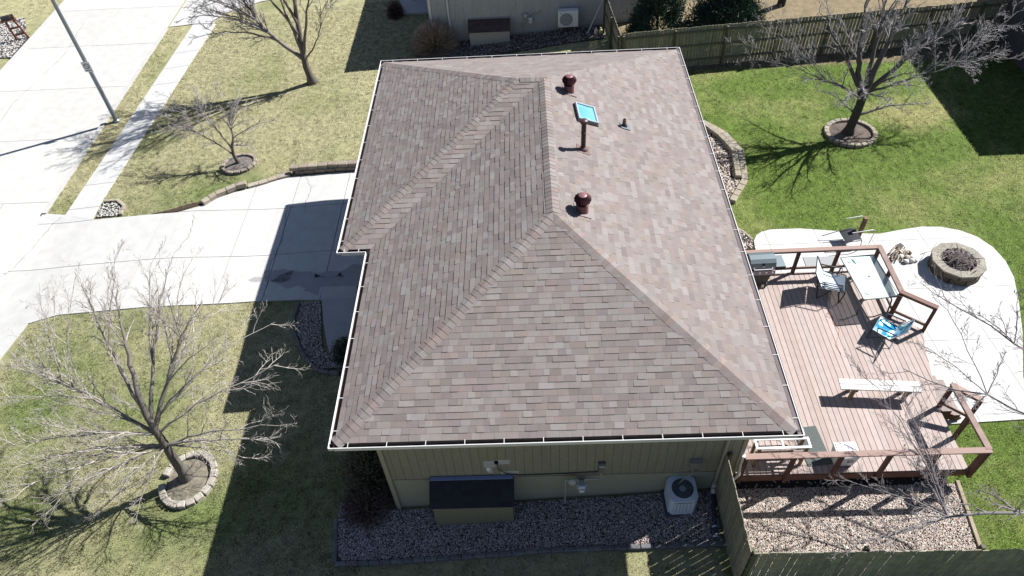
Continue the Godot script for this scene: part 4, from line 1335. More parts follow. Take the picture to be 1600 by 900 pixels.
func deck() -> void:
	var d := thing("wooden_deck", "reddish brown wooden deck with railings behind the house", "deck")
	var outline := pv([4.13, -0.7, 9.52, -0.7, 9.52, -2.45, 10.07, -4.92, 9.45, -5.42, 9.42, -7.22, 4.13, -7.22])
	var x := 4.13
	while x < 10.1:
		var r := pv([x, -8, x + 0.133, -8, x + 0.133, 0, x, 0])
		for q in Geometry2D.intersect_polygons(outline, r):
			var b := Mb.new()
			b.prism(q, DECK - 0.036, DECK + rng.randf_range(-0.0025, 0.0025), vary(pick(REDWOOD), 0.06))
			part("board", b, mt.deck_wood, d)
		x += 0.146
	var fr := Mb.new()
	for k in outline.size():
		var a := outline[k]
		var e := outline[(k + 1) % outline.size()]
		var mid := (outline[0] + outline[3]) * 0.0
		fr.beam(Vector3(a.x, DECK - 0.16, a.y), Vector3(e.x, DECK - 0.16, e.y), 0.04, 0.24, RAIL_RED, 0.004)
	part("rim_joist", fr, mt.wood_x, d)
	for p in [[4.3, -0.9], [6.9, -0.9], [9.3, -0.9], [9.3, -2.6], [9.3, -7.0], [6.8, -7.0], [4.4, -7.0], [9.7, -4.9]]:
		block("support_post", Vector3(0.1, 0.75, 0.1), Color(0.14, 0.085, 0.07), mt.wood_y, d, at3(p[0], 0.9, p[1]), 0.005)
	# railing: cap boards, posts, bottom rails
	var h := DECK + 0.92
	var runs := [[Vector2(4.2, -0.66), Vector2(9.58, -0.66)], [Vector2(9.58, -0.72), Vector2(9.52, -2.42)], [Vector2(9.52, -2.42), Vector2(10.1, -2.1)], [Vector2(4.9, -7.2), Vector2(9.46, -7.24)], [Vector2(9.44, -7.22), Vector2(9.42, -5.46)], [Vector2(9.42, -5.46), Vector2(10.1, -4.9)]]
	var shade := [0, 0.02, 0.012, 0.0, 0.015, 0.03]
	for k in runs.size():
		var a := Vector3(runs[k][0].x, h, runs[k][0].y)
		var b := Vector3(runs[k][1].x, h, runs[k][1].y)
		if k == 2: b.y -= 0.16
		var dir := (b - a).normalized()
		var c := Mb.new()
		c.beam(a - dir * 0.05, b + dir * 0.05, 0.15, 0.04, Color(0.33, 0.22, 0.185) if k != 5 else Color(0.2, 0.11, 0.09), 0.006)
		part("rail_cap", c, mt.wood_x if absf(dir.x) > 0.7 else mt.wood_z, d).position.y = shade[k] * 0.3
		var u := Mb.new()
		u.beam(a - Vector3(0, 0.065, 0), b - Vector3(0, 0.065, 0), 0.04, 0.09, RAIL_RED, 0.004)
		if k in [3, 4, 5, 2]:
			var u2 := Mb.new()
			u2.beam(a - Vector3(0, 0.74, 0), b - Vector3(0, 0.74, 0), 0.04, 0.09, Color(0.3, 0.2, 0.17), 0.004)
			part("bottom_rail", u2, mt.wood_x, d)
		part("rail", u, mt.wood_x, d)
		var l := a.distance_to(b)
		var num := maxi(1, int(round(l / 1.05)))
		for q in num + 1:
			var p := a.lerp(b, q / float(num))
			block("post", Vector3(0.09, 1.15, 0.09) if k != 5 or q > 0 else Vector3(0.12, 1.15, 0.28), RAIL_RED, mt.wood_y, d, Transform3D(Basis(Vector3.UP, atan2(-dir.z, dir.x)), p - Vector3(0, 0.6, 0) + Vector3(0, 0, 0.012 * (q % 2))), 0.006)
	# steps at the right, open stringers
	for q in 2:
		var tr := Mb.new()
		tr.box(Vector3(9.78 + 0.29 * q, DECK - 0.2 - 0.2 * q, -2.95), Vector3(0.29, 0.04, 1.1), pick(REDWOOD), 0.005)
		part("stair_tread", tr, mt.wood_z, d)
	for z in [-2.42, -3.48]:
		var sg := Mb.new()
		sg.beam(Vector3(9.6, DECK - 0.25, z), Vector3(10.25, DECK - 0.62, z), 0.04, 0.2, RAIL_RED, 0.004)
		sg.box(Vector3(9.78, DECK - 0.29, z), Vector3(0.28, 0.14, 0.038), RAIL_RED)
		sg.box(Vector3(10.07, DECK - 0.5, z), Vector3(0.28, 0.14, 0.036), RAIL_RED)
		part("stringer", sg, mt.wood_x, d)

func deck_things() -> void:
	# bench
	var t := thing("bench", "white topped wooden bench standing alone on the deck", "bench", Vector3(8.05, DECK, -2.8), -0.085)
	block("seat_plank", Vector3(1.94, 0.04, 0.155), Color(0.72, 0.7, 0.67), mt.wood_x, t, at3(0, 0.45, -0.085), 0.006)
	block("seat_plank", Vector3(1.94, 0.04, 0.155), Color(0.7, 0.68, 0.65), mt.wood_x, t, at3(0, 0.45, 0.08), 0.006)
	for x in [-0.62, 0.66]:
		block("leg", Vector3(0.09, 0.42, 0.075), Color(0.34, 0.27, 0.16), mt.wood_y, t, at3(x, 0.215, 0.11), 0.005)
		block("leg", Vector3(0.09, 0.42, 0.075), Color(0.3, 0.24, 0.15), mt.wood_y, t, at3(x, 0.215, -0.11), 0.005)
		block("brace", Vector3(0.05, 0.09, 0.3), Color(0.2, 0.15, 0.1), mt.wood_z, t, at3(x + 0.07, 0.38, 0), 0.004)
	# white storage box
	t = thing("storage_box", "white plastic storage box against the near deck railing", "storage box", Vector3(6.66, DECK, -1.0), 0.03)
	var b := Mb.new()
	var lo := 0.2
	for k in 4:
		var s0 := [Vector2(-1, 1), Vector2(1, 1), Vector2(1, -1), Vector2(-1, -1)][k] as Vector2
		var s1 := [Vector2(-1, 1), Vector2(1, 1), Vector2(1, -1), Vector2(-1, -1)][(k + 1) % 4] as Vector2
		b.quad(Vector3(s0.x * 0.21, 0.02, s0.y * 0.15), Vector3(s1.x * 0.21, 0.02, s1.y * 0.15), Vector3(s1.x * 0.25, 0.46, s1.y * 0.19), Vector3(s0.x * 0.25, 0.46, s0.y * 0.19), Color(0.6, 0.6, 0.62), Vector3(s0.x + s1.x, 0, s0.y + s1.y))
	part("tub", b, mt.plastic, t)
	b = Mb.new()
	b.box(Vector3(0, 0.485, -0.0), Vector3(0.53, 0.05, 0.42), Color(0.78, 0.78, 0.78), 0.014)
	b.box(Vector3(0, 0.515, -0.0), Vector3(0.45, 0.02, 0.34), Color(0.78, 0.78, 0.78), 0.008)
	part("lid", b, mt.plastic, t)
	b = Mb.new()
	b.box(Vector3(0.08, 0.27, 0.178), Vector3(0.13, 0.1, 0.014), Color(0.12, 0.13, 0.15), 0.004)
	b.box(Vector3(0.08, 0.285, 0.186), Vector3(0.07, 0.05, 0.01), Color(0.5, 0.53, 0.58), 0.003)
	part("latch", b, mt.plastic, t)
	# mats
	b = Mb.new()
	b.box(Vector3.ZERO, Vector3(0.6, 0.014, 1.05), Color(0.115, 0.13, 0.125), 0.005)
	for k in 26:
		b.box(Vector3(0, 0.008, -0.5 + 0.04 * k), Vector3(0.56, 0.006, 0.018), Color(0.1, 0.115, 0.11))
	var mat_o := part("door_mat", b, mt.cloth, self)
	mat_o.transform = at3(6.1, DECK + 0.012, -1.42, 0.1)
	tag(mat_o, "dark grey ribbed doormat under the eave beside the storage box", "mat")
	b = Mb.new()
	b.box(Vector3.ZERO, Vector3(1.05, 0.012, 0.5), Color(0.33, 0.33, 0.33), 0.004)
	mat_o = part("door_mat", b, mt.cloth, self)
	mat_o.transform = at3(8.5, YARD + 0.016, -8.2, -0.02)
	tag(mat_o, "pale grey mat lying on the patio behind the deck railing", "mat")
	# potting stand with a white two-light frame on top
	t = thing("potting_stand", "wooden stand with white slotted frame top in the near deck corner", "plant stand", Vector3(5.12, DECK, -1.1), 0.0)
	b = Mb.new()
	var wh := Color(0.8, 0.79, 0.77)
	for e in [[0, -0.115, 1.26, 0.055], [0, 0.115, 1.26, 0.055], [-0.605, 0, 0.05, 0.18], [0.605, 0, 0.05, 0.18], [0, 0, 0.04, 0.18]]:
		b.box(Vector3(e[0], 0.8, e[1] + 0.05), Vector3(e[2], 0.035, e[3]), wh, 0.004)
	part("white_frame", b, mt.paint, t)
	block("back_board", Vector3(1.2, 0.02, 0.2), Color(0.74, 0.72, 0.7), mt.wood_x, t, at3(-0.04, 0.83, -0.22), 0.004)
	for y in [0.45, 0.24]:
		for z in [-0.08, 0.06, 0.16]:
			block("shelf_slat", Vector3(1.1, 0.02, 0.05), Color(0.26, 0.2, 0.17), mt.wood_x, t, at3(0, y, z), 0.004)
	for x in [-0.54, 0.54]:
		for z in [-0.1, 0.17]:
			block("leg", Vector3(0.07, 0.78, 0.05), Color(0.36, 0.26, 0.14), mt.wood_y, t, at3(x, 0.39, z), 0.004)
	b = Mb.new()
	b.bent([Vector3(0, 0, 0), Vector3(0.06, 0, 0.22), Vector3(-0.02, 0, 0.34), Vector3(-0.1, 0, 0.26), Vector3(-0.03, 0, 0.14), Vector3(0.08, 0, 0.3), Vector3(0.02, 0, 0.52), Vector3(0.12, 0, 0.75), Vector3(0.02, 0, 1.0), Vector3(-0.15, 0, 1.3), Vector3(-0.1, 0, 1.6)], 0.006, Color(0.6, 0.3, 0.16), 5)
	var cord := part("orange_cord", b, mt.plastic, self)
	cord.position = Vector3(7.75, DECK + 0.011, -5.75)
	tag(cord, "thin faded orange cord looping on the deck in front of the sling chair", "cord")
	grill()
	table()
	sling_chair()
	beach_chair()

func grill() -> void:
	var t := thing("gas_grill", "grey hooded gas grill at the deck's far left corner", "grill", Vector3(5.98, DECK, -6.85), 0.03)
	var steel := Color(0.28, 0.3, 0.31)
	var b := Mb.new()
	# tapered black cart
	for k in 4:
		var s0 := [Vector2(-1, 1), Vector2(1, 1), Vector2(1, -1), Vector2(-1, -1)][k] as Vector2
		var s1 := [Vector2(-1, 1), Vector2(1, 1), Vector2(1, -1), Vector2(-1, -1)][(k + 1) % 4] as Vector2
		b.quad(Vector3(s0.x * 0.26, 0.12, s0.y * 0.18), Vector3(s1.x * 0.26, 0.12, s1.y * 0.18), Vector3(s1.x * 0.33, 0.72, s1.y * 0.24), Vector3(s0.x * 0.33, 0.72, s0.y * 0.24), Color(0.012, 0.012, 0.013), Vector3(s0.x + s1.x, 0, s0.y + s1.y))
	b.box(Vector3(0, 0.12, 0), Vector3(0.54, 0.03, 0.38), Color(0.02, 0.02, 0.02), 0.005)
	part("cart", b, mt.black, t)
	b = Mb.new()
	b.box(Vector3(0, 0.76, 0), Vector3(0.72, 0.1, 0.5), Color(0.03, 0.03, 0.035), 0.01)
	part("firebox", b, mt.black, t)
	# hood as a rounded section
	b = Mb.new()
	var prof := [Vector2(0.25, 0.81), Vector2(0.26, 0.93), Vector2(0.22, 1.03), Vector2(0.12, 1.1), Vector2(-0.06, 1.11), Vector2(-0.2, 1.06), Vector2(-0.25, 0.81)]
	for k in prof.size() - 1:
		var p: Vector2 = prof[k]
		var q: Vector2 = prof[k + 1]
		b.quad(Vector3(-0.36, p.y, p.x), Vector3(0.36, p.y, p.x), Vector3(0.36, q.y, q.x), Vector3(-0.36, q.y, q.x), Color(0.17, 0.2, 0.215), Vector3(0, p.y + q.y - 1.8, p.x + q.x))
	for s in [-0.36, 0.36]:
		for k in range(1, prof.size() - 1):
			b.tri(Vector3(s, prof[0].y, prof[0].x), Vector3(s, prof[k].y, prof[k].x), Vector3(s, prof[k + 1].y, prof[k + 1].x), Color(0.12, 0.14, 0.15), Vector3(s, 0, 0))
	var hood := part("hood", b, mt.metal, t)
	b = Mb.new()
	b.bent([Vector3(-0.26, 0.9, 0.255), Vector3(-0.26, 0.88, 0.32), Vector3(0.26, 0.88, 0.32), Vector3(0.26, 0.9, 0.255)], 0.014, Color(0.7, 0.7, 0.7), 8)
	part("handle", b, mt.metal, hood)
	b = Mb.new()
	b.lathe([Vector2(0.045, 0), Vector2(0.045, 0.015), Vector2(0.034, 0.016), Vector2(0.034, 0.008), Vector2(0, 0.008)], 18, Vector3(0, 1.0, 0.236), Color(0.04, 0.05, 0.055), Basis(Vector3.RIGHT, PI / 2 - 0.35))
	b.box(Vector3(0, 0.935, 0.264), Vector3(0.075, 0.022, 0.006), Color(0.45, 0.48, 0.5), 0.002)
	part("thermometer", b, mt.metal, hood)
	b = Mb.new()
	b.box(Vector3(0, 0.74, 0.3), Vector3(0.72, 0.14, 0.06), Color(0.3, 0.25, 0.25), 0.012, Basis(Vector3.RIGHT, -0.35))
	var panel := part("control_panel", b, mt.metal, t)
	for k in 4:
		b = Mb.new()
		b.lathe([Vector2(0.024, 0), Vector2(0.022, 0.028), Vector2(0, 0.03)], 12, Vector3(-0.27 + 0.18 * k, 0.75, 0.328), Color(0.7, 0.7, 0.7), Basis(Vector3.RIGHT, PI / 2 - 0.35))
		part("knob", b, mt.metal, panel)
	b = Mb.new()
	b.box(Vector3(0.52, 0.86, 0.0), Vector3(0.28, 0.03, 0.46), Color(0.2, 0.24, 0.25), 0.008)
	b.box(Vector3(0.52, 0.8, 0.22), Vector3(0.28, 0.1, 0.025), Color(0.03, 0.035, 0.035), 0.005)
	part("side_shelf", b, mt.metal, t)
	b = Mb.new()
	b.box(Vector3(-0.5, 0.86, 0.0), Vector3(0.26, 0.03, 0.46), Color(0.2, 0.24, 0.25), 0.008)
	part("side_shelf", b, mt.metal, t)
	for x in [-0.24, 0.26]:
		b = Mb.new()
		b.lathe([Vector2(0, -0.025), Vector2(0.075, -0.025), Vector2(0.08, 0), Vector2(0.075, 0.025), Vector2(0, 0.025)], 16, Vector3(x, 0.08, 0.15), Color(0.03, 0.03, 0.03), Basis(Vector3(0, 0, 1), PI / 2))
		part("wheel", b, mt.black, t)
	block("foot_bar", Vector3(0.08, 0.14, 0.06), Color(0.55, 0.52, 0.45), mt.metal, t, at3(0.16, 0.08, 0.2), 0.005)

func table() -> void:
	var t := thing("patio_table", "rectangular frosted glass patio table in the deck's far corner", "table", Vector3(8.88, DECK, -6.28), 0.075)
	var b := Mb.new()
	b.box(Vector3(0, 0.716, 0), Vector3(0.94, 0.008, 1.6), Color.WHITE)
	var top := part("glass_top", b, mt.frosted, t)
	b = Mb.new()
	b.lathe([Vector2(0.03, 0), Vector2(0.03, 0.008), Vector2(0.018, 0.008), Vector2(0.018, 0)], 12, Vector3(0, 0.72, 0), Color(0.05, 0.05, 0.05))
	part("umbrella_hole_ring", b, mt.black, top)
	b = Mb.new()
	for e in [[-0.48, 0, 0.03, 1.64], [0.48, 0, 0.03, 1.64], [0, -0.81, 0.93, 0.03], [0, 0.81, 0.93, 0.03]]:
		b.box(Vector3(e[0], 0.71, e[1]), Vector3(e[2], 0.034, e[3]), Color(0.2, 0.21, 0.21), 0.006)
	part("frame", b, mt.metal, t)
	for x in [-0.42, 0.42]:
		for z in [-0.72, 0.72]:
			b = Mb.new()
			b.bent([Vector3(x * 0.75, 0.69, z * 0.85), Vector3(x, 0.45, z * 0.98), Vector3(x * 1.05, 0.0, z * 1.03)], 0.022, Color(0.16, 0.165, 0.17), 8)
			part("leg", b, mt.metal, t)
	b = Mb.new()
	for z in [-0.6, 0.62]:
		b.bent([Vector3(-0.36, 0.727, z - 0.03), Vector3(-0.34, 0.729, z + 0.02), Vector3(-0.29, 0.729, z + 0.03), Vector3(-0.25, 0.727, z + 0.01)], 0.006, Color(0.2, 0.2, 0.18), 5)
	var cl := part("table_clip", b, mt.metal, self)
	cl.transform = t.transform
	tag(cl, "two small bent metal clips lying on the glass table", "clip")
	b = Mb.new()
	b.bent([Vector3(-0.2, 0.73, -0.72), Vector3(-0.19, 0.735, -0.6), Vector3(-0.16, 0.73, -0.52)], 0.012, Color(0.1, 0.4, 0.3), 6)
	b.bent([Vector3(-0.2, 0.73, -0.68), Vector3(-0.15, 0.735, -0.6)], 0.009, Color(0.12, 0.42, 0.32), 6)
	var lt := part("hand_lighter", b, mt.plastic, self)
	lt.transform = t.transform
	tag(lt, "small green hand tool at the far end of the glass table", "tool")

func sling(b: Mb, a: Vector3, d: Vector3, e: Vector3, f: Vector3, col: Color, sag: Vector3, num := 6) -> void:
	for k in num:
		var f0 := k / float(num)
		var f1 := (k + 1) / float(num)
		var s0 := sag * 4.0 * f0 * (1 - f0)
		var s1 := sag * 4.0 * f1 * (1 - f1)
		b.quad(a.lerp(f, f0) + s0, d.lerp(e, f0) + s0, d.lerp(e, f1) + s1, a.lerp(f, f1) + s1, col)

func sling_chair() -> void:
	# faces the table; pale blue sling with dark straps on a black frame
	var t := thing("sling_chair", "pale blue striped sling chair with black frame left of the table", "chair", Vector3(7.98, DECK, -6.4), -0.35)
	var k := Color(0.02, 0.02, 0.022)
	var pale := Color(0.6, 0.68, 0.76)
	var b := Mb.new()
	for z in [-0.36, 0.36]:
		b.bent([Vector3(-0.55, 0.95, z), Vector3(-0.26, 0.42, z), Vector3(0.32, 0.44, z), Vector3(0.36, 0.4, z), Vector3(0.3, 0.0, z)], 0.016, k)
		b.bent([Vector3(0.02, 0.43, z), Vector3(-0.3, 0.0, z)], 0.014, k)
		b.bent([Vector3(-0.38, 0.64, z * 1.08), Vector3(0.2, 0.64, z * 1.08), Vector3(0.22, 0.43, z)], 0.018, k)
	b.rod(Vector3(-0.55, 0.95, -0.36), Vector3(-0.55, 0.95, 0.36), 0.016, k)
	b.rod(Vector3(0.36, 0.42, -0.36), Vector3(0.36, 0.42, 0.36), 0.016, k)
	b.rod(Vector3(-0.3, 0.02, -0.36), Vector3(-0.3, 0.02, 0.36), 0.014, k)
	b.rod(Vector3(0.3, 0.02, -0.36), Vector3(0.3, 0.02, 0.36), 0.014, k)
	part("frame", b, mt.black, t)
	b = Mb.new()
	sling(b, Vector3(-0.26, 0.43, -0.34), Vector3(-0.26, 0.43, 0.34), Vector3(0.34, 0.44, 0.34), Vector3(0.34, 0.44, -0.34), pale, Vector3(0, -0.04, 0))
	part("seat", b, mt.cloth, t)
	b = Mb.new()
	sling(b, Vector3(-0.27, 0.45, -0.34), Vector3(-0.27, 0.45, 0.34), Vector3(-0.54, 0.94, 0.34), Vector3(-0.54, 0.94, -0.34), pale, Vector3(-0.03, 0, 0))
	part("backrest", b, mt.cloth, t)
	for e in [0.1, 0.18, 0.26, 0.31]:
		b = Mb.new()
		b.box(Vector3(-0.02, 0.425 + 0.012, e), Vector3(0.66, 0.012, 0.03), Color(0.04, 0.045, 0.06), 0.002)
		part("strap", b, mt.cloth, t)

func beach_chair() -> void:
	var t := thing("folding_chair", "teal and white patterned low folding chair on the deck", "chair", Vector3(8.92, DECK, -4.72), 2.45)
	var m := make_mat("teal_print", noise_tex(0.011, 1, Color(0.05, 0.42, 0.6), Color(0.86, 0.97, 0.96), 21, 256), Vector3.ONE * 1.3, 0.85)
	var g := (m.albedo_texture as NoiseTexture2D).color_ramp
	g.set_offset(0, 0.42)
	g.set_offset(1, 0.62)
	g.add_point(0.5, Color(0.1, 0.66, 0.74))
	var k := Color(0.05, 0.055, 0.09)
	var al := Color(0.6, 0.6, 0.62)
	var b := Mb.new()
	for z in [-0.29, 0.29]:
		b.bent([Vector3(-0.5, 0.8, z), Vector3(-0.22, 0.3, z), Vector3(0.26, 0.38, z)], 0.014, al)
		b.bent([Vector3(-0.34, 0.56, z * 1.1), Vector3(0.16, 0.54, z * 1.1)], 0.02, k)
		b.bent([Vector3(0.16, 0.54, z * 1.1), Vector3(0.1, 0.3, z * 1.1), Vector3(-0.32, 0.01, z * 1.1)], 0.013, k)
		b.bent([Vector3(-0.3, 0.5, z * 1.06), Vector3(0.3, 0.01, z * 1.06)], 0.013, k)
	for e in [[Vector3(-0.5, 0.8, -0.29), Vector3(-0.5, 0.8, 0.29)], [Vector3(0.26, 0.38, -0.29), Vector3(0.26, 0.38, 0.29)], [Vector3(-0.32, 0.012, -0.31), Vector3(-0.32, 0.012, 0.31)], [Vector3(0.3, 0.012, -0.3), Vector3(0.3, 0.012, 0.3)]]:
		b.rod(e[0], e[1], 0.014, k)
	part("frame", b, mt.black, t)
	b = Mb.new()
	sling(b, Vector3(-0.22, 0.31, -0.28), Vector3(-0.22, 0.31, 0.28), Vector3(0.25, 0.38, 0.28), Vector3(0.25, 0.38, -0.28), Color.WHITE, Vector3(0, -0.03, 0))
	part("seat", b, m, t)
	b = Mb.new()
	sling(b, Vector3(-0.23, 0.32, -0.28), Vector3(-0.23, 0.32, 0.28), Vector3(-0.49, 0.79, 0.28), Vector3(-0.49, 0.79, -0.28), Color.WHITE, Vector3(-0.03, -0.01, 0))
	part("backrest", b, m, t)

func patio_things() -> void:
	# fire pit
	var c := Vector3(12.35, YARD, -7.74)
	var t := thing("fire_pit", "octagonal stone fire pit heaped with branches on the patio", "fire pit", c)
	var num := 10
	for row in 2:
		for k in num:
			var an := TAU * (k + 0.5 * row) / num
			block("wall_block", Vector3(0.5, 0.19, 0.2), pick([Color(0.2, 0.17, 0.12), Color(0.23, 0.195, 0.14), Color(0.18, 0.155, 0.115)]), mt.stone, t, Transform3D(Basis(Vector3.UP, -an + PI / 2), Vector3(cos(an) * 0.76, 0.1 + 0.19 * row, sin(an) * 0.76)), 0.016)
	for k in num:
		var an := TAU * (k + 0.5) / num
		var b := Mb.new()
		var half := PI / num * 0.975
		var pl := PackedVector2Array()
		for q in [[0.92, -half], [0.92, half], [0.6, half], [0.6, -half]]:
			pl.append(Vector2(q[0] * cos(q[1]), q[0] * sin(q[1])))
		b.prism(pl, 0.39, 0.45, pick([Color(0.5, 0.46, 0.38), Color(0.55, 0.5, 0.42), Color(0.46, 0.42, 0.35)]))
		var o := part("cap_stone", b, mt.stone, t)
		o.rotation.y = -an
	soil_disc(t, c, 0.6, 0.6, Color(0.05, 0.045, 0.04), 0.18)
	t.scale = Vector3(0.84, 0.9, 0.84)
	var s := Mb.new()
	var pile := thing("branch_pile", "heap of cut grey branches piled in the fire pit", "branches", c + Vector3(0.05, 0.24, 0))
	for k in 240:
		var an := rng.randf() * TAU
		var l := rng.randf_range(0.2, 0.55)
		var p := Vector3(rng.randfn(0, 0.26), rng.randf_range(0.05, 0.36), rng.randfn(0, 0.24))
		p.y *= clampf(1.2 - Vector2(p.x, p.z).length() * 1.2, 0.4, 1.0)
		var d := Vector3(cos(an), rng.randf_range(-0.25, 0.35), sin(an)) * l
		var w := wander(p - d * 0.5, p + d * 0.5, Vector3(rng.randf_range(-0.04, 0.04), rng.randf_range(-0.03, 0.04), 0), 3, 0.015)
		if k < 60:
			s = Mb.new()
		s.tube(w, taper(rng.randf_range(0.007, 0.016), 0.004, 4), 4, vary(pick([Color(0.22, 0.18, 0.17), Color(0.14, 0.11, 0.1), Color(0.3, 0.26, 0.25)]), 0.2), false)
		if k < 60:
			part("stick", s, mt.twig, pile)
			s = Mb.new()
	part("sticks", s, mt.twig, pile).set_meta("kind", "stuff")
	# stray twigs
	for e in [[11.3, -7.3, 0.5, 0.4, "long twig lying on the patio left of the fire pit's shadow"], [11.6, -8.4, 0.4, -0.3, "thin twig lying on the patio behind the kindling"], [12.1, -6.6, 0.3, 0.7, "short twig lying on the patio in front of the fire pit"]]:
		var w := Mb.new()
		var d: Vector3 = Vector3(cos(e[3]), 0, sin(e[3])) * float(e[2])
		w.tube(wander(Vector3.ZERO, d, Vector3.ZERO, 3, 0.02), taper(0.01, 0.004, 4), 4, Color(0.2, 0.16, 0.14), false)
		var o := part("twig", w, mt.twig, self)
		o.position = Vector3(e[0], YARD + 0.018, e[1])
		tag(o, e[4], "twig")
	# kindling heap with paper
	t = thing("kindling_heap", "heap of split kindling and crumpled paper beside the deck's far corner", "kindling", Vector3(11.0, YARD + 0.01, -8.35))
	for k in 30:
		var an := 0.9 + rng.randf_range(-0.25, 0.25)
		block("stick", Vector3(snappedf(rng.randf_range(0.25, 0.5), 0.05), 0.028, 0.034), pick([Color(0.3, 0.22, 0.14), Color(0.2, 0.15, 0.11), Color(0.4, 0.32, 0.22), Color(0.1, 0.08, 0.07)]), mt.wood_x, t, Transform3D(Basis(Vector3.UP, an) * Basis(Vector3(0, 0, 1), rng.randf_range(-0.15, 0.15)), Vector3(rng.randf_range(-0.32, 0.12), 0.03 + 0.02 * (k % 4), rng.randf_range(-0.25, 0.2))), 0.004)
	for k in 12:
		var w := Mb.new()
		var p := Vector3(rng.randf_range(-0.05, 0.4), 0.05, rng.randf_range(-0.2, 0.35))
		var r := rng.randf_range(0.05, 0.1)
		w.lathe([Vector2(0, r * 0.8), Vector2(r * 0.7, r * 0.5), Vector2(r, 0), Vector2(r * 0.6, -r * 0.5), Vector2(0, -r * 0.5)], 6, p, pick([Color(0.66, 0.64, 0.6), Color(0.07, 0.06, 0.08), Color(0.5, 0.42, 0.34), Color(0.7, 0.68, 0.66)]), Basis.from_euler(Vector3(rng.randf(), rng.randf() * 3, rng.randf())))
		part("paper_ball", w, mt.cloth, t)
	block("dark_board", Vector3(0.24, 0.03, 0.16), Color(0.03, 0.03, 0.035), mt.black, t, at3(0.08, 0.04, -0.42, 0.5), 0.005)
	# toppled black chair with bare tube legs, and the small post behind it
	t = thing("toppled_chair", "black seated metal chair lying on the patio behind the railing", "chair", Vector3(9.55, YARD, -9.05), 0.1)
	var k2 := Color(0.05, 0.05, 0.055)
	var al := Color(0.45, 0.45, 0.45)
	var b2 := Mb.new()
	for z in [-0.28, 0.28]:
		b2.bent([Vector3(-0.75, 0.14, z), Vector3(-0.2, 0.3, z), Vector3(0.25, 0.34, z), Vector3(0.3, 0.02, z)], 0.014, k2)
	part("frame", b2, mt.black, t)
	b2 = Mb.new()
	b2.bent([Vector3(-0.1, 0.72, -0.36), Vector3(0.42, 0.76, -0.36), Vector3(0.5, 0.7, -0.3), Vector3(0.5, 0.05, -0.22)], 0.014, al)
	b2.bent([Vector3(-0.15, 0.68, 0.26), Vector3(0.5, 0.72, 0.26), Vector3(0.6, 0.66, 0.24), Vector3(0.6, 0.05, 0.2)], 0.014, al)
	part("tube_legs", b2, mt.metal, t)
	b2 = Mb.new()
	sling(b2, Vector3(-0.25, 0.3, -0.27), Vector3(-0.25, 0.3, 0.27), Vector3(0.26, 0.35, 0.27), Vector3(0.26, 0.35, -0.27), Color(0.04, 0.04, 0.048), Vector3(0, 0.03, 0))
	part("seat", b2, mt.cloth, t)
	b2 = Mb.new()
	b2.box(Vector3(0, 0.4, 0), Vector3(0.11, 0.8, 0.11), Color(0.25, 0.15, 0.08), 0.008)
	b2.box(Vector3(0, 0.81, 0), Vector3(0.13, 0.025, 0.13), Color(0.3, 0.19, 0.11), 0.006)
	var po := part("wooden_post", b2, mt.wood_y, self)
	po.position = Vector3(9.98, YARD, -9.3)
	tag(po, "short brown wooden post at the patio's far edge", "post")


# ------------------------------------------------------------------ by the near wall
func well_cover(label: String, at: Vector3, w: float, dep: float, hb: float, hf: float, wall_c: Color, roof_c: Color, flash_c: Color) -> void:
	var t := thing("window_well_cover", label, "well cover", at)
	# side profile in z: back at 0, front at dep
	var b := Mb.new()
	var sd := [Vector2(0, -0.15), Vector2(dep, -0.15), Vector2(dep, hf), Vector2(0, hb)]
	for s in [-w * 0.5, w * 0.5]:
		b.quad(Vector3(s, sd[0].y, sd[0].x), Vector3(s, sd[1].y, sd[1].x), Vector3(s, sd[2].y, sd[2].x), Vector3(s, sd[3].y, sd[3].x), wall_c, Vector3(s, 0, 0))
	part("side_wall", b, mt.siding, t)
	b = Mb.new()
	b.box(Vector3(0, (hf - 0.17) * 0.5 - 0.0, dep), Vector3(w, hf + 0.13, 0.03), wall_c, 0.004)
	part("front_wall", b, mt.siding, t)
	var ax := Vector3(0, hf - hb, dep).normalized()
	var nn := Vector3(0, ax.z, -ax.y)
	var l := Vector2(dep, hb - hf).length() + 0.1
	b = Mb.new()
	b.box(Vector3(0, hb, 0) + ax * (l * 0.5) + nn * 0.02, Vector3(w + 0.1, 0.03, l), roof_c * 0.8, 0.003, Basis(Vector3.RIGHT, nn, Vector3.RIGHT.cross(nn)))
	var rf := part("roof", b, mt.shingle, t)
	var rows := 5
	for r in rows:
		var x := -w * 0.5 - 0.05
		while x < w * 0.5 + 0.04:
			var wd := minf(rng.randf_range(0.2, 0.32), w * 0.5 + 0.05 - x)
			b = Mb.new()
			b.box(Vector3(x + wd * 0.5, hb, 0) + ax * (l * (r + 0.5) / rows) + nn * (0.042 + 0.002), Vector3(wd - 0.004, 0.01, l / rows + 0.01), vary(roof_c, 0.15), 0.002, Basis(Vector3.RIGHT, nn, Vector3.RIGHT.cross(nn)) * Basis(Vector3.RIGHT, -0.04))
			part("shingle", b, mt.shingle, rf)
			x += wd
	b = Mb.new()
	b.box(Vector3(0, hb + 0.055, 0.045), Vector3(w + 0.06, 0.012, 0.09), flash_c, 0.003, Basis(Vector3.RIGHT, 0.25))
	part("flashing", b, mt.metal, t)

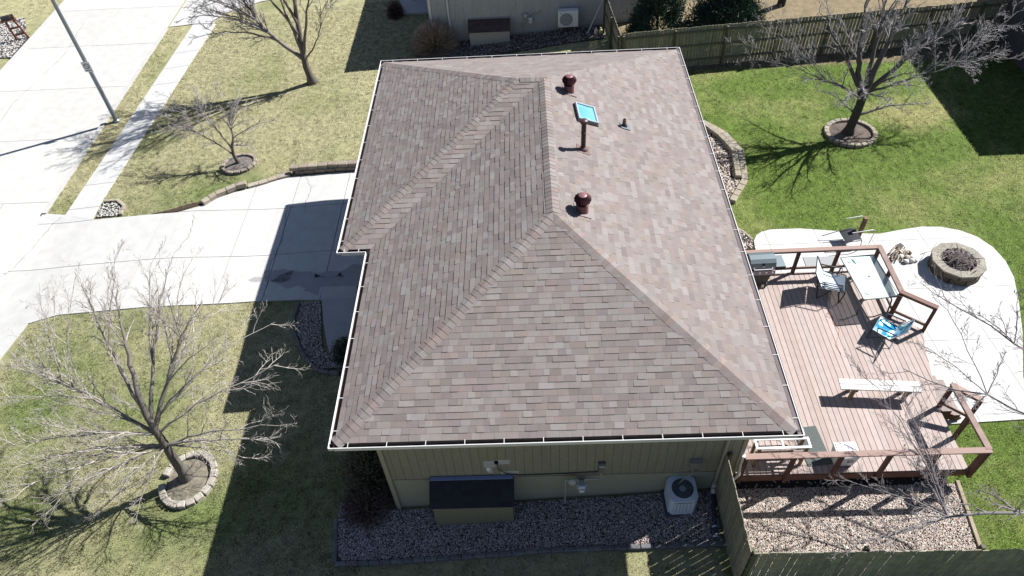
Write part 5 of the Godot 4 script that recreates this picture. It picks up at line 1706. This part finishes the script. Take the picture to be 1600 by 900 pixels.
func meter(label: String, at: Vector3, turn := 0.0, col := Color(0.34, 0.34, 0.33)) -> void:
	var t := thing("gas_meter", label, "gas meter", at, turn)
	var b := Mb.new()
	b.box(Vector3(0.02, 0.0, 0), Vector3(0.24, 0.26, 0.16), col, 0.03)
	b.lathe([Vector2(0, 0), Vector2(0.09, 0.0), Vector2(0.09, 0.05), Vector2(0, 0.06)], 16, Vector3(0.02, -0.02, 0.08), col, Basis(Vector3.RIGHT, PI / 2))
	part("body", b, mt.paint, t)
	b = Mb.new()
	b.box(Vector3(0.02, 0.1, 0.11), Vector3(0.16, 0.09, 0.06), Color(0.5, 0.55, 0.62), 0.012)
	b.box(Vector3(0.02, -0.07, 0.13), Vector3(0.12, 0.07, 0.05), Color(0.65, 0.67, 0.7), 0.012)
	part("dial", b, mt.plastic, t)
	b = Mb.new()
	b.bent([Vector3(-0.36, -1.1, 0), Vector3(-0.36, 0.22, 0), Vector3(-0.34, 0.25, 0), Vector3(-0.08, 0.25, 0), Vector3(-0.06, 0.22, 0), Vector3(-0.06, 0.1, 0)], 0.02, Color(0.33, 0.32, 0.28), 8)
	b.bent([Vector3(0.1, 0.1, 0), Vector3(0.1, 0.25, 0), Vector3(0.13, 0.27, 0), Vector3(0.46, 0.27, 0), Vector3(0.48, 0.3, -0.02), Vector3(0.48, 0.42, -0.08)], 0.02, Color(0.33, 0.32, 0.28), 8)
	part("pipe", b, mt.paint, t)
	b = Mb.new()
	b.lathe([Vector2(0, -0.05), Vector2(0.08, -0.03), Vector2(0.1, 0), Vector2(0.08, 0.03), Vector2(0, 0.05)], 14, Vector3(-0.2, 0.22, 0.04), Color(0.36, 0.35, 0.32), Basis(Vector3.RIGHT, 1.2))
	part("regulator", b, mt.paint, t)

func near_wall_things() -> void:
	well_cover("tan window well cover with dark shingled lid against the near wall", Vector3(-2.12, 0.16, -0.69), 1.9, 0.5, 1.4, 1.08, Color(0.25, 0.24, 0.16), Color(0.03, 0.03, 0.038), Color(0.2, 0.27, 0.45))
	meter("grey gas meter with pipes on the shaded near wall", Vector3(0.45, 1.3, -0.56))
	# condenser
	var t := thing("air_conditioner", "square pale grey air conditioner on a dark pad by the fence", "air conditioner", Vector3(2.83, 0.55, -0.42), 0.03)
	var b := Mb.new()
	b.box(Vector3(0, 0.0, 0), Vector3(0.78, 0.1, 0.74), Color(0.06, 0.065, 0.075), 0.012)
	part("pad", b, mt.plastic, t)
	var oct := PackedVector2Array()
	for s in [[1, 1], [-1, 1], [-1, -1], [1, -1]]:
		var px: float = s[0] * 0.31
		var pz: float = s[1] * 0.31
		if s[0] * s[1] > 0:
			oct.append(Vector2(px, pz - s[1] * 0.07)); oct.append(Vector2(px - s[0] * 0.07, pz))
		else:
			oct.append(Vector2(px - s[0] * 0.07, pz)); oct.append(Vector2(px, pz - s[1] * 0.07))
	b = Mb.new()
	b.prism(oct, 0.05, 0.66, Color(0.1, 0.11, 0.12))
	part("coil", b, mt.black, t)
	var case_c := Color(0.52, 0.59, 0.66)
	for k in 4:
		for q in 6:
			var bs := Basis(Vector3.UP, PI * 0.5 * k)
			block("louver", Vector3(0.07, 0.52, 0.014), case_c, mt.paint, t, Transform3D(bs, bs * Vector3(-0.2 + 0.08 * q, 0.34, 0.318)), 0.004)
		var bs2 := Basis(Vector3.UP, PI * 0.5 * k)
		block("corner_post", Vector3(0.11, 0.6, 0.016), case_c, mt.paint, t, Transform3D(bs2 * Basis(Vector3.UP, PI / 4), bs2 * Vector3(0.279, 0.36, 0.279)), 0.004)
		block("base_band", Vector3(0.5, 0.06, 0.02), case_c, mt.paint, t, Transform3D(bs2, bs2 * Vector3(0, 0.08, 0.318)), 0.004)
	# top panel with a round fan opening
	b = Mb.new()
	var seg := 32
	for k in seg:
		var a0 := TAU * k / seg
		var a1 := TAU * (k + 1) / seg
		var edge := func(an: float) -> Vector3:
			var d := Vector3(cos(an), 0, sin(an))
			var m := maxf(maxf(absf(d.x), absf(d.z)) / 0.33, (absf(d.x) + absf(d.z)) / 0.58)
			return d / m
		var e0: Vector3 = edge.call(a0)
		var e1: Vector3 = edge.call(a1)
		var i0 := Vector3(cos(a0), 0, sin(a0)) * 0.255
		var i1 := Vector3(cos(a1), 0, sin(a1)) * 0.255
		var up := Vector3(0, 0.7, 0)
		b.quad(e0 + up, e1 + up, i1 + up + Vector3(0, 0.012, 0), i0 + up + Vector3(0, 0.012, 0), case_c, Vector3.UP)
		b.quad(e0 + up, e1 + up, e1 + Vector3(0, 0.64, 0), e0 + Vector3(0, 0.64, 0), case_c, e0 + e1)
		b.quad(i0 + up + Vector3(0, 0.012, 0), i1 + up + Vector3(0, 0.012, 0), i1 + Vector3(0, 0.58, 0), i0 + Vector3(0, 0.58, 0), Color(0.1, 0.11, 0.13), -i0)
	part("top_panel", b, mt.paint, t)
	b = Mb.new()
	for r in [0.07, 0.115, 0.16, 0.205, 0.25]:
		var ringp := []
		for k in 25: ringp.append(Vector3(cos(TAU * k / 24) * r, 0.712, sin(TAU * k / 24) * r))
		b.bent(ringp, 0.004, Color(0.14, 0.16, 0.19), 4)
	for k in 6:
		b.rod(Vector3(cos(TAU * k / 6) * 0.07, 0.71, sin(TAU * k / 6) * 0.07), Vector3(cos(TAU * k / 6) * 0.26, 0.71, sin(TAU * k / 6) * 0.26), 0.005, Color(0.14, 0.16, 0.19), 4)
	b.lathe([Vector2(0, 0.725), Vector2(0.075, 0.72), Vector2(0.08, 0.705)], 18, Vector3.ZERO, Color(0.24, 0.27, 0.32))
	part("fan_grille", b, mt.black, t)
	for k in 4:
		b = Mb.new()
		var a := TAU * k / 4 + 0.3
		b.quad(Vector3(cos(a) * 0.05, 0.64, sin(a) * 0.05), Vector3(cos(a) * 0.23, 0.65, sin(a) * 0.23), Vector3(cos(a + 0.7) * 0.23, 0.61, sin(a + 0.7) * 0.23), Vector3(cos(a + 0.7) * 0.05, 0.62, sin(a + 0.7) * 0.05), Color(0.07, 0.08, 0.1), Vector3.UP)
		part("fan_blade", b, mt.black, t)
	block("name_plate", Vector3(0.34, 0.028, 0.006), Color(0.07, 0.09, 0.12), mt.plastic, t, at3(0.0, 0.625, 0.33), 0.002)
	# downspout extension on the ground
	t = thing("drain_pipe", "dark corrugated drain pipe with white elbow beside the fence", "drain pipe", Vector3(3.5, 0.7, 0.55))
	b = Mb.new()
	var pp := []
	for k in 41:
		pp.append(Vector3(0.0 + 0.14 * k / 40.0, 0.02, -1.1 * k / 40.0))
	var rr := PackedFloat32Array()
	for k in 41: rr.append(0.052 if k % 2 == 0 else 0.046)
	b.tube(PackedVector3Array(pp), rr, 12, Color(0.035, 0.045, 0.08))
	part("pipe", b, mt.plastic, t)
	b = Mb.new()
	b.bent([Vector3(0.14, 0.02, -1.08), Vector3(0.155, 0.05, -1.16), Vector3(0.16, 0.14, -1.2), Vector3(0.16, 0.3, -1.2)], 0.055, Color(0.6, 0.6, 0.58), 12)
	part("elbow", b, mt.plastic, t)
	b = Mb.new()
	b.lathe([Vector2(0.056, -0.02), Vector2(0.06, 0), Vector2(0.056, 0.02)], 14, Vector3(0.0, 0.02, -0.02), Color(0.55, 0.58, 0.62), Basis(Vector3.RIGHT, PI / 2))
	b.lathe([Vector2(0.056, -0.02), Vector2(0.06, 0), Vector2(0.056, 0.02)], 14, Vector3(0.03, 0.02, -0.26), Color(0.5, 0.52, 0.56), Basis(Vector3.RIGHT, PI / 2))
	part("coupling", b, mt.plastic, t)
	block("splash_block", Vector3(0.36, 0.05, 0.16), Color(0.2, 0.2, 0.21), mt.stone, t, at3(0.12, -0.04, 0.1), 0.012)
	b = Mb.new()
	b.box(Vector3.ZERO, Vector3(0.12, 0.05, 0.09), Color(0.6, 0.58, 0.55), 0.02)
	var o := part("pale_stone", b, mt.stone, self)
	o.transform = at3(3.3, 0.64, 0.05, 0.6)
	tag(o, "single pale stone on gravel between air conditioner and drain pipe", "stone")


# ------------------------------------------------------------------ front entry
func entry() -> void:
	var t := thing("front_walk", "shaded concrete entry walk with steps up from the driveway", "walk")
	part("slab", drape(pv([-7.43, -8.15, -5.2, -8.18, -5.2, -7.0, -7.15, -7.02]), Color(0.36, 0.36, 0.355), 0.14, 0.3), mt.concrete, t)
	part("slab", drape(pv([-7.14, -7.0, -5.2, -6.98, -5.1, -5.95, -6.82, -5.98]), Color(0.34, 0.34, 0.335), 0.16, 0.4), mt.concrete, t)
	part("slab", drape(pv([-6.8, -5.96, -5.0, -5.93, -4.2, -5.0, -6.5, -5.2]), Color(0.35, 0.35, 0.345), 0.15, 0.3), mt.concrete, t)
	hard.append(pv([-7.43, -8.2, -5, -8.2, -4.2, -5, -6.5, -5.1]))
	var r := thing("handrail", "black iron handrail beside the front walk", "handrail", Vector3(-6.1, -0.3, -8.0))
	var b := Mb.new()
	b.bent([Vector3(0, 0, 0), Vector3(0.0, 0.85, 0), Vector3(0.05, 0.9, 0.05), Vector3(0.12, 0.95, 0.75), Vector3(0.14, 0.92, 0.82), Vector3(0.14, 0.2, 0.82)], 0.02, Color(0.02, 0.02, 0.022), 8)
	part("top_rail", b, mt.black, r)
	for k in 5:
		var f := (k + 1) / 6.0
		b = Mb.new()
		b.rod(Vector3(0.12 * f, 0.15, 0.8 * f), Vector3(0.12 * f, 0.92, 0.8 * f), 0.009, Color(0.02, 0.02, 0.022), 6)
		part("baluster", b, mt.black, r)


# ------------------------------------------------------------------ neighbours and street
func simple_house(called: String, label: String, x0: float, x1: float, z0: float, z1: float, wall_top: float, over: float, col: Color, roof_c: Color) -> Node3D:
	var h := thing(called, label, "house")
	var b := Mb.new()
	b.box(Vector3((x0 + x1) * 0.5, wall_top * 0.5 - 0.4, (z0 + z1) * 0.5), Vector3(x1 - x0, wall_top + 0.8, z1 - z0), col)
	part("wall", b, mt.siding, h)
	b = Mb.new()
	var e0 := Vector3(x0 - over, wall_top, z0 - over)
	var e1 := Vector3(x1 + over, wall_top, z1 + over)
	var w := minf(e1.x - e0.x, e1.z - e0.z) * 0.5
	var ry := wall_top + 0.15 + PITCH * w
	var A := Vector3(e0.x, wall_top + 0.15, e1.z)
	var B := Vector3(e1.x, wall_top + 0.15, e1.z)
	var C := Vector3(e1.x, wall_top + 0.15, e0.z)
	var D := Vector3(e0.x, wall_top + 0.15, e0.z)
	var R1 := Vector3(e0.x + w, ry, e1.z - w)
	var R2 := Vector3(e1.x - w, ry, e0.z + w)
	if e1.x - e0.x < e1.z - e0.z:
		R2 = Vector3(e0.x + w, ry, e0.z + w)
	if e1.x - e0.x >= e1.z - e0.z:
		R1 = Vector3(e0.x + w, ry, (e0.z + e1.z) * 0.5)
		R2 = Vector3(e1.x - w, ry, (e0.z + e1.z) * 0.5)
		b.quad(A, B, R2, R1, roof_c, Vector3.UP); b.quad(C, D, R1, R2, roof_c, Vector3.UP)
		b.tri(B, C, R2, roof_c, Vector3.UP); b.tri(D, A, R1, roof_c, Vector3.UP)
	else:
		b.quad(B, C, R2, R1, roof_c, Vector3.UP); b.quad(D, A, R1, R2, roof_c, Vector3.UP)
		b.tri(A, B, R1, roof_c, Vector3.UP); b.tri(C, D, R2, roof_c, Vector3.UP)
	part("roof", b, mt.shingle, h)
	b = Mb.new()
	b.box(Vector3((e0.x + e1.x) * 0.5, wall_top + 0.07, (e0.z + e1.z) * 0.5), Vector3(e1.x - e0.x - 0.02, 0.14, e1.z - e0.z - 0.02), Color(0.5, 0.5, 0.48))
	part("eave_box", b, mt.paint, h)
	return h

func neighbours() -> void:
	var n := simple_house("neighbour_house", "pale grey neighbour house cut off by the top edge", -4.9, 4.6, -36.0, -24.3, 3.5, 0.55, Color(0.52, 0.52, 0.5), Color(0.16, 0.14, 0.13))
	var x := -4.9
	var k := 0
	while x < 4.55:
		block("siding_board", Vector3(0.395, 2.9, 0.02), Color(0.52, 0.535, 0.55) if k % 2 == 0 else Color(0.5, 0.515, 0.53), mt.siding, n, at3(x + 0.2, 2.25, -24.29), 0.003)
		x += 0.402
		k += 1
	block("corner_trim", Vector3(0.12, 3.5, 0.04), Color(0.6, 0.6, 0.59), mt.paint, n, at3(-4.85, 1.7, -24.265), 0.004)
	var b := Mb.new()
	b.bent([Vector3(-4.0, 3.4, -24.22), Vector3(-4.0, 0.25, -24.22), Vector3(-3.98, 0.12, -24.1)], 0.045, Color(0.55, 0.57, 0.6), 8)
	part("downspout", b, mt.paint, n)
	well_cover("brown lidded window well cover against the neighbour's pale wall", Vector3(-2.15, 0.15, -24.27), 1.85, 0.62, 0.95, 0.68, Color(0.48, 0.48, 0.45), Color(0.095, 0.07, 0.065), Color(0.4, 0.4, 0.4))
	meter("gas meter on the neighbour's wall beside the heat pump", Vector3(-0.25, 1.0, -24.18), 0.0, Color(0.4, 0.42, 0.44))
	var t := thing("heat_pump", "white heat pump unit with round fan on the neighbour's wall", "heat pump", Vector3(1.5, 0.72, -24.0))
	b = Mb.new()
	b.box(Vector3(0, 0.38, 0), Vector3(0.92, 0.76, 0.34), Color(0.7, 0.71, 0.7), 0.02)
	part("case", b, mt.paint, t)
	b = Mb.new()
	b.lathe([Vector2(0.0, 0.0), Vector2(0.28, 0.0), Vector2(0.3, 0.012), Vector2(0.3, -0.01)], 24, Vector3(-0.1, 0.38, 0.172), Color(0.25, 0.26, 0.26), Basis(Vector3.RIGHT, PI / 2))
	part("fan_opening", b, mt.black, t)
	b = Mb.new()
	for q in 9:
		var hw := sqrt(maxf(0.0, 0.28 * 0.28 - pow(0.06 * (q - 4), 2)))
		b.rod(Vector3(-0.1 - hw, 0.38 + 0.06 * (q - 4), 0.19), Vector3(-0.1 + hw, 0.38 + 0.06 * (q - 4), 0.19), 0.006, Color(0.6, 0.61, 0.6), 4)
	for r in [0.1, 0.2, 0.28]:
		var rp := []
		for q in 21: rp.append(Vector3(-0.1 + cos(TAU * q / 20) * r, 0.38 + sin(TAU * q / 20) * r, 0.19))
		b.bent(rp, 0.006, Color(0.6, 0.61, 0.6), 4)
	part("fan_guard", b, mt.paint, t)
	block("badge", Vector3(0.1, 0.03, 0.006), Color(0.1, 0.12, 0.2), mt.plastic, t, at3(-0.34, 0.68, 0.173), 0.002)
	for s in [-0.3, 0.3]:
		block("foot", Vector3(0.08, 0.2, 0.34), Color(0.2, 0.2, 0.2), mt.metal, t, at3(s, -0.1, 0), 0.005)
	b = Mb.new()
	b.bent([Vector3(0, 0, 0), Vector3(0.6, 1.2, -0.35), Vector3(1.0, 2.2, -0.6)], 0.035, Color(0.5, 0.5, 0.5), 6)
	var o := part("leaning_pole", b, mt.metal, self)
	o.position = Vector3(2.35, 0.5, -23.5)
	tag(o, "pale pole leaning against the neighbour's wall by the fence", "pole")
	for e in [[2.75, -23.45, Color(0.75, 0.75, 0.72), "white bottle at the foot of the leaning pole"], [2.95, -23.4, Color(0.55, 0.5, 0.2), "yellowish bottle next to the white one by the fence"], [3.08, -23.5, Color(0.4, 0.4, 0.42), "grey can nearest the short fence by the neighbour's wall"]]:
		b = Mb.new()
		b.lathe([Vector2(0, 0.3), Vector2(0.03, 0.3), Vector2(0.035, 0.22), Vector2(0.08, 0.17), Vector2(0.085, 0.0), Vector2(0, 0)], 12, Vector3.ZERO, e[2])
		o = part("bottle", b, mt.plastic, self)
		o.position = Vector3(e[0], land(e[0], e[1]), e[1])
		tag(o, e[3], "bottle")
	b = Mb.new()
	b.bent([Vector3(-4.0, 0.06, -22.75), Vector3(-2.2, 0.14, -22.55), Vector3(-0.8, 0.26, -22.75), Vector3(0.4, 0.36, -23.2), Vector3(1.2, 0.44, -23.3)], 0.07, Color(0.02, 0.02, 0.022), 8)
	o = part("drain_hose", b, mt.plastic, self)
	tag(o, "black drain hose along the neighbour's rock bed", "hose")
	# neighbour entry rail and step at the top edge
	t = thing("porch_rail", "dark iron porch railing at the neighbour's entry", "railing", Vector3(-6.2, 0.05, -28.6))
	b = Mb.new()
	b.bent([Vector3(0, 0, 0), Vector3(0, 0.8, 0), Vector3(1.0, 0.8, 0), Vector3(1.0, 0, 0)], 0.02, Color(0.02, 0.02, 0.02))
	b.rod(Vector3(0, 0.15, 0), Vector3(1, 0.15, 0), 0.015, Color(0.02, 0.02, 0.02))
	part("rail_frame", b, mt.black, t)
	for q in 7:
		b = Mb.new()
		b.rod(Vector3(0.125 * (q + 1), 0.15, 0), Vector3(0.125 * (q + 1), 0.8, 0), 0.01, Color(0.02, 0.02, 0.02), 5)
		part("baluster", b, mt.black, t)
	var st := setting("entry_slab")
	part("slab", drape(pv([-7.2, -29.8, -4.95, -29.8, -4.95, -27.3, -6.6, -27.3]), Color(0.36, 0.36, 0.36), 0.08, 0.2), mt.concrete, st)
	hard.append(pv([-7.2, -29.8, -4.95, -29.8, -4.95, -27.3, -6.6, -27.3]))
	# the house beyond the right edge, whose shadow lies on the back lawn
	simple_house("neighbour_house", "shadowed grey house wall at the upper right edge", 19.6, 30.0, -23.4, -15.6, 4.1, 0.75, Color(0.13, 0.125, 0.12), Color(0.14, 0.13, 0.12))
	# bare trunk and logs beyond the back fence
	t = thing("tree_trunk", "dark bare trunk on the dry ground beyond the back fence", "tree", Vector3(11.6, YARD, -25.2))
	b = Mb.new()
	b.tube(PackedVector3Array([Vector3.ZERO, Vector3(0.05, 1.2, 0), Vector3(0, 3.2, 0)]), PackedFloat32Array([0.2, 0.15, 0.1]), 9, Color(0.07, 0.06, 0.055))
	part("trunk", b, mt.bark, t)
	for q in 5:
		b = Mb.new()
		var an := TAU * q / 5
		var pth := wander(Vector3(0, 2.4 + 0.15 * q, 0), Vector3(cos(an) * 1.6, 4.6, sin(an) * 1.6), Vector3.ZERO, 6, 0.05)
		b.tube(pth, taper(0.06, 0.01, 7), 6, Color(0.08, 0.07, 0.065), false)
		twigs(b, pth, 0.05, 0.7, 1, 6, Color(0.14, 0.12, 0.11), 0.3)
		part("branch", b, mt.bark, t)

func street_things() -> void:
	var t := thing("light_pole", "tall blue grey metal light pole beside the street", "light pole", Vector3(-19.0, -0.77, -20.0))
	var b := Mb.new()
	b.tube(PackedVector3Array([Vector3(0, 0, 0), Vector3(0, 4, 0), Vector3(0, 8.4, 0)]), PackedFloat32Array([0.095, 0.08, 0.06]), 14, Color(0.2, 0.235, 0.27))
	part("shaft", b, mt.metal, t)
	b = Mb.new()
	b.lathe([Vector2(0.15, 0), Vector2(0.15, 0.06), Vector2(0.11, 0.1), Vector2(0.1, 0.2)], 16, Vector3.ZERO, Color(0.18, 0.2, 0.22))
	part("base_plate", b, mt.metal, t)
	b = Mb.new()
	b.bent([Vector3(0, 8.35, 0), Vector3(-0.8, 8.7, 0), Vector3(-2.0, 8.8, 0)], 0.04, Color(0.2, 0.23, 0.26), 8)
	b.box(Vector3(-2.3, 8.8, 0), Vector3(0.7, 0.12, 0.26), Color(0.25, 0.27, 0.3), 0.03)
	part("lamp_arm", b, mt.metal, t)
	b = Mb.new()
	b.box(Vector3(0.02, 2.75, 0.1), Vector3(0.36, 0.46, 0.006), Color(0.7, 0.7, 0.7), 0.002)
	b.box(Vector3(0.02, 2.75, 0.104), Vector3(0.32, 0.42, 0.004), Color(0.75, 0.75, 0.74), 0.001)
	var sg := part("street_sign", b, mt.paint, t)
	b = Mb.new()
	var rp := []
	for q in 25: rp.append(Vector3(0.02 + cos(TAU * q / 24) * 0.11, 2.79 + sin(TAU * q / 24) * 0.11, 0.109))
	b.bent(rp, 0.014, Color(0.1, 0.09, 0.09), 5)
	b.rod(Vector3(-0.05, 2.86, 0.109), Vector3(0.09, 2.72, 0.109), 0.012, Color(0.1, 0.09, 0.09), 5)
	b.box(Vector3(0.02, 2.6, 0.108), Vector3(0.22, 0.035, 0.003), Color(0.12, 0.12, 0.12))
	part("sign_symbol", b, mt.black, sg)
	# mailbox across the street
	t = thing("mailbox", "black mailbox on a red brown timber stand across the street", "mailbox", Vector3(-27.15, -0.75, -28.1), 0.5)
	var red := Color(0.26, 0.09, 0.05)
	for x in [-0.16, 0.22]:
		b = Mb.new()
		b.beam(Vector3(x * 1.5, 0, 0), Vector3(x - 0.12, 1.05, 0), 0.09, 0.09, red, 0.006)
		part("post", b, mt.wood_y, t)
	for y in [0.3, 0.66]:
		b = Mb.new()
		b.beam(Vector3(-0.26, y, 0), Vector3(0.26, y, 0), 0.06, 0.08, red, 0.005)
		part("crossbar", b, mt.wood_x, t)
	b = Mb.new()
	b.box(Vector3(-0.12, 1.1, 0), Vector3(0.75, 0.05, 0.24), red, 0.006)
	part("shelf", b, mt.wood_x, t)
	b = Mb.new()
	var prof := [Vector2(-0.11, 0), Vector2(-0.11, 0.14), Vector2(-0.08, 0.21), Vector2(0, 0.24), Vector2(0.08, 0.21), Vector2(0.11, 0.14), Vector2(0.11, 0)]
	for k in prof.size() - 1:
		var p: Vector2 = prof[k]
		var q: Vector2 = prof[k + 1]
		b.quad(Vector3(-0.4, 1.13 + p.y, p.x), Vector3(0.2, 1.13 + p.y, p.x), Vector3(0.2, 1.13 + q.y, q.x), Vector3(-0.4, 1.13 + q.y, q.x), Color(0.025, 0.025, 0.028), Vector3(0, p.y + q.y - 0.2, p.x + q.x))
	for s in [-0.4, 0.2]:
		for k in range(1, prof.size() - 1):
			b.tri(Vector3(s, 1.13 + prof[0].y, prof[0].x), Vector3(s, 1.13 + prof[k].y, prof[k].x), Vector3(s, 1.13 + prof[k + 1].y, prof[k + 1].x), Color(0.03, 0.03, 0.033), Vector3(s + 0.1, 0, 0))
	part("box", b, mt.black, t)
	b = Mb.new()
	b.box(Vector3(0.05, 1.32, 0.125), Vector3(0.03, 0.14, 0.01), Color(0.5, 0.06, 0.05), 0.002)
	part("flag", b, mt.paint, t)


# ------------------------------------------------------------------
func _ready() -> void:
	rng.seed = 20240317
	var cam := Camera3D.new()
	cam.name = "Camera"
	cam.position = Vector3(-0.471, 16.983, 7.574)
	cam.rotation_order = EULER_ORDER_YXZ
	cam.rotation_degrees = Vector3(-47.1, 2.659, -3.961)
	cam.fov = 43.694
	cam.near = 0.1
	cam.far = 600.0
	cam.current = true
	add_child(cam)
	var env := Environment.new()
	var sky_m := ProceduralSkyMaterial.new()
	sky_m.sky_top_color = Color(0.36, 0.445, 0.59)
	sky_m.sky_horizon_color = Color(0.68, 0.72, 0.78)
	sky_m.sky_curve = 0.12
	sky_m.ground_bottom_color = Color(0.25, 0.24, 0.2)
	sky_m.ground_horizon_color = Color(0.5, 0.55, 0.6)
	sky_m.sky_energy_multiplier = 0.74
	sky_m.ground_energy_multiplier = 0.74
	var sky := Sky.new()
	sky.sky_material = sky_m
	env.background_mode = Environment.BG_SKY
	env.sky = sky
	env.tonemap_mode = Environment.TONE_MAPPER_LINEAR
	env.tonemap_exposure = 2.48
	env.sdfgi_enabled = true
	env.ssao_enabled = true
	env.ssil_enabled = true
	var we := WorldEnvironment.new()
	we.name = "Environment"
	we.environment = env
	add_child(we)
	var sun := DirectionalLight3D.new()
	sun.name = "Sun"
	sun.light_energy = 1.55
	sun.light_color = Color(1.0, 0.995, 0.985)
	sun.light_angular_distance = 0.5
	sun.shadow_enabled = true
	add_child(sun)
	var el := deg_to_rad(44.5)
	var az := deg_to_rad(26.0)
	sun.look_at_from_position(Vector3(0, 20, 0), Vector3(0, 20, 0) + Vector3(-cos(el) * cos(az), -sin(el), cos(el) * sin(az)))

	patch_noise.seed = 11
	patch_noise.frequency = 0.16
	patch_noise.fractal_octaves = 4
	fine_noise.seed = 12
	fine_noise.frequency = 0.9
	fine_noise.fractal_octaves = 3
	materials()
	ground()
	paving()
	beds()
	build_house()
	neighbours()
	fences()
	deck()
	entry()
	trees()
	shrubs()
	near_wall_things()
	deck_things()
	patio_things()
	street_things()
	grass()
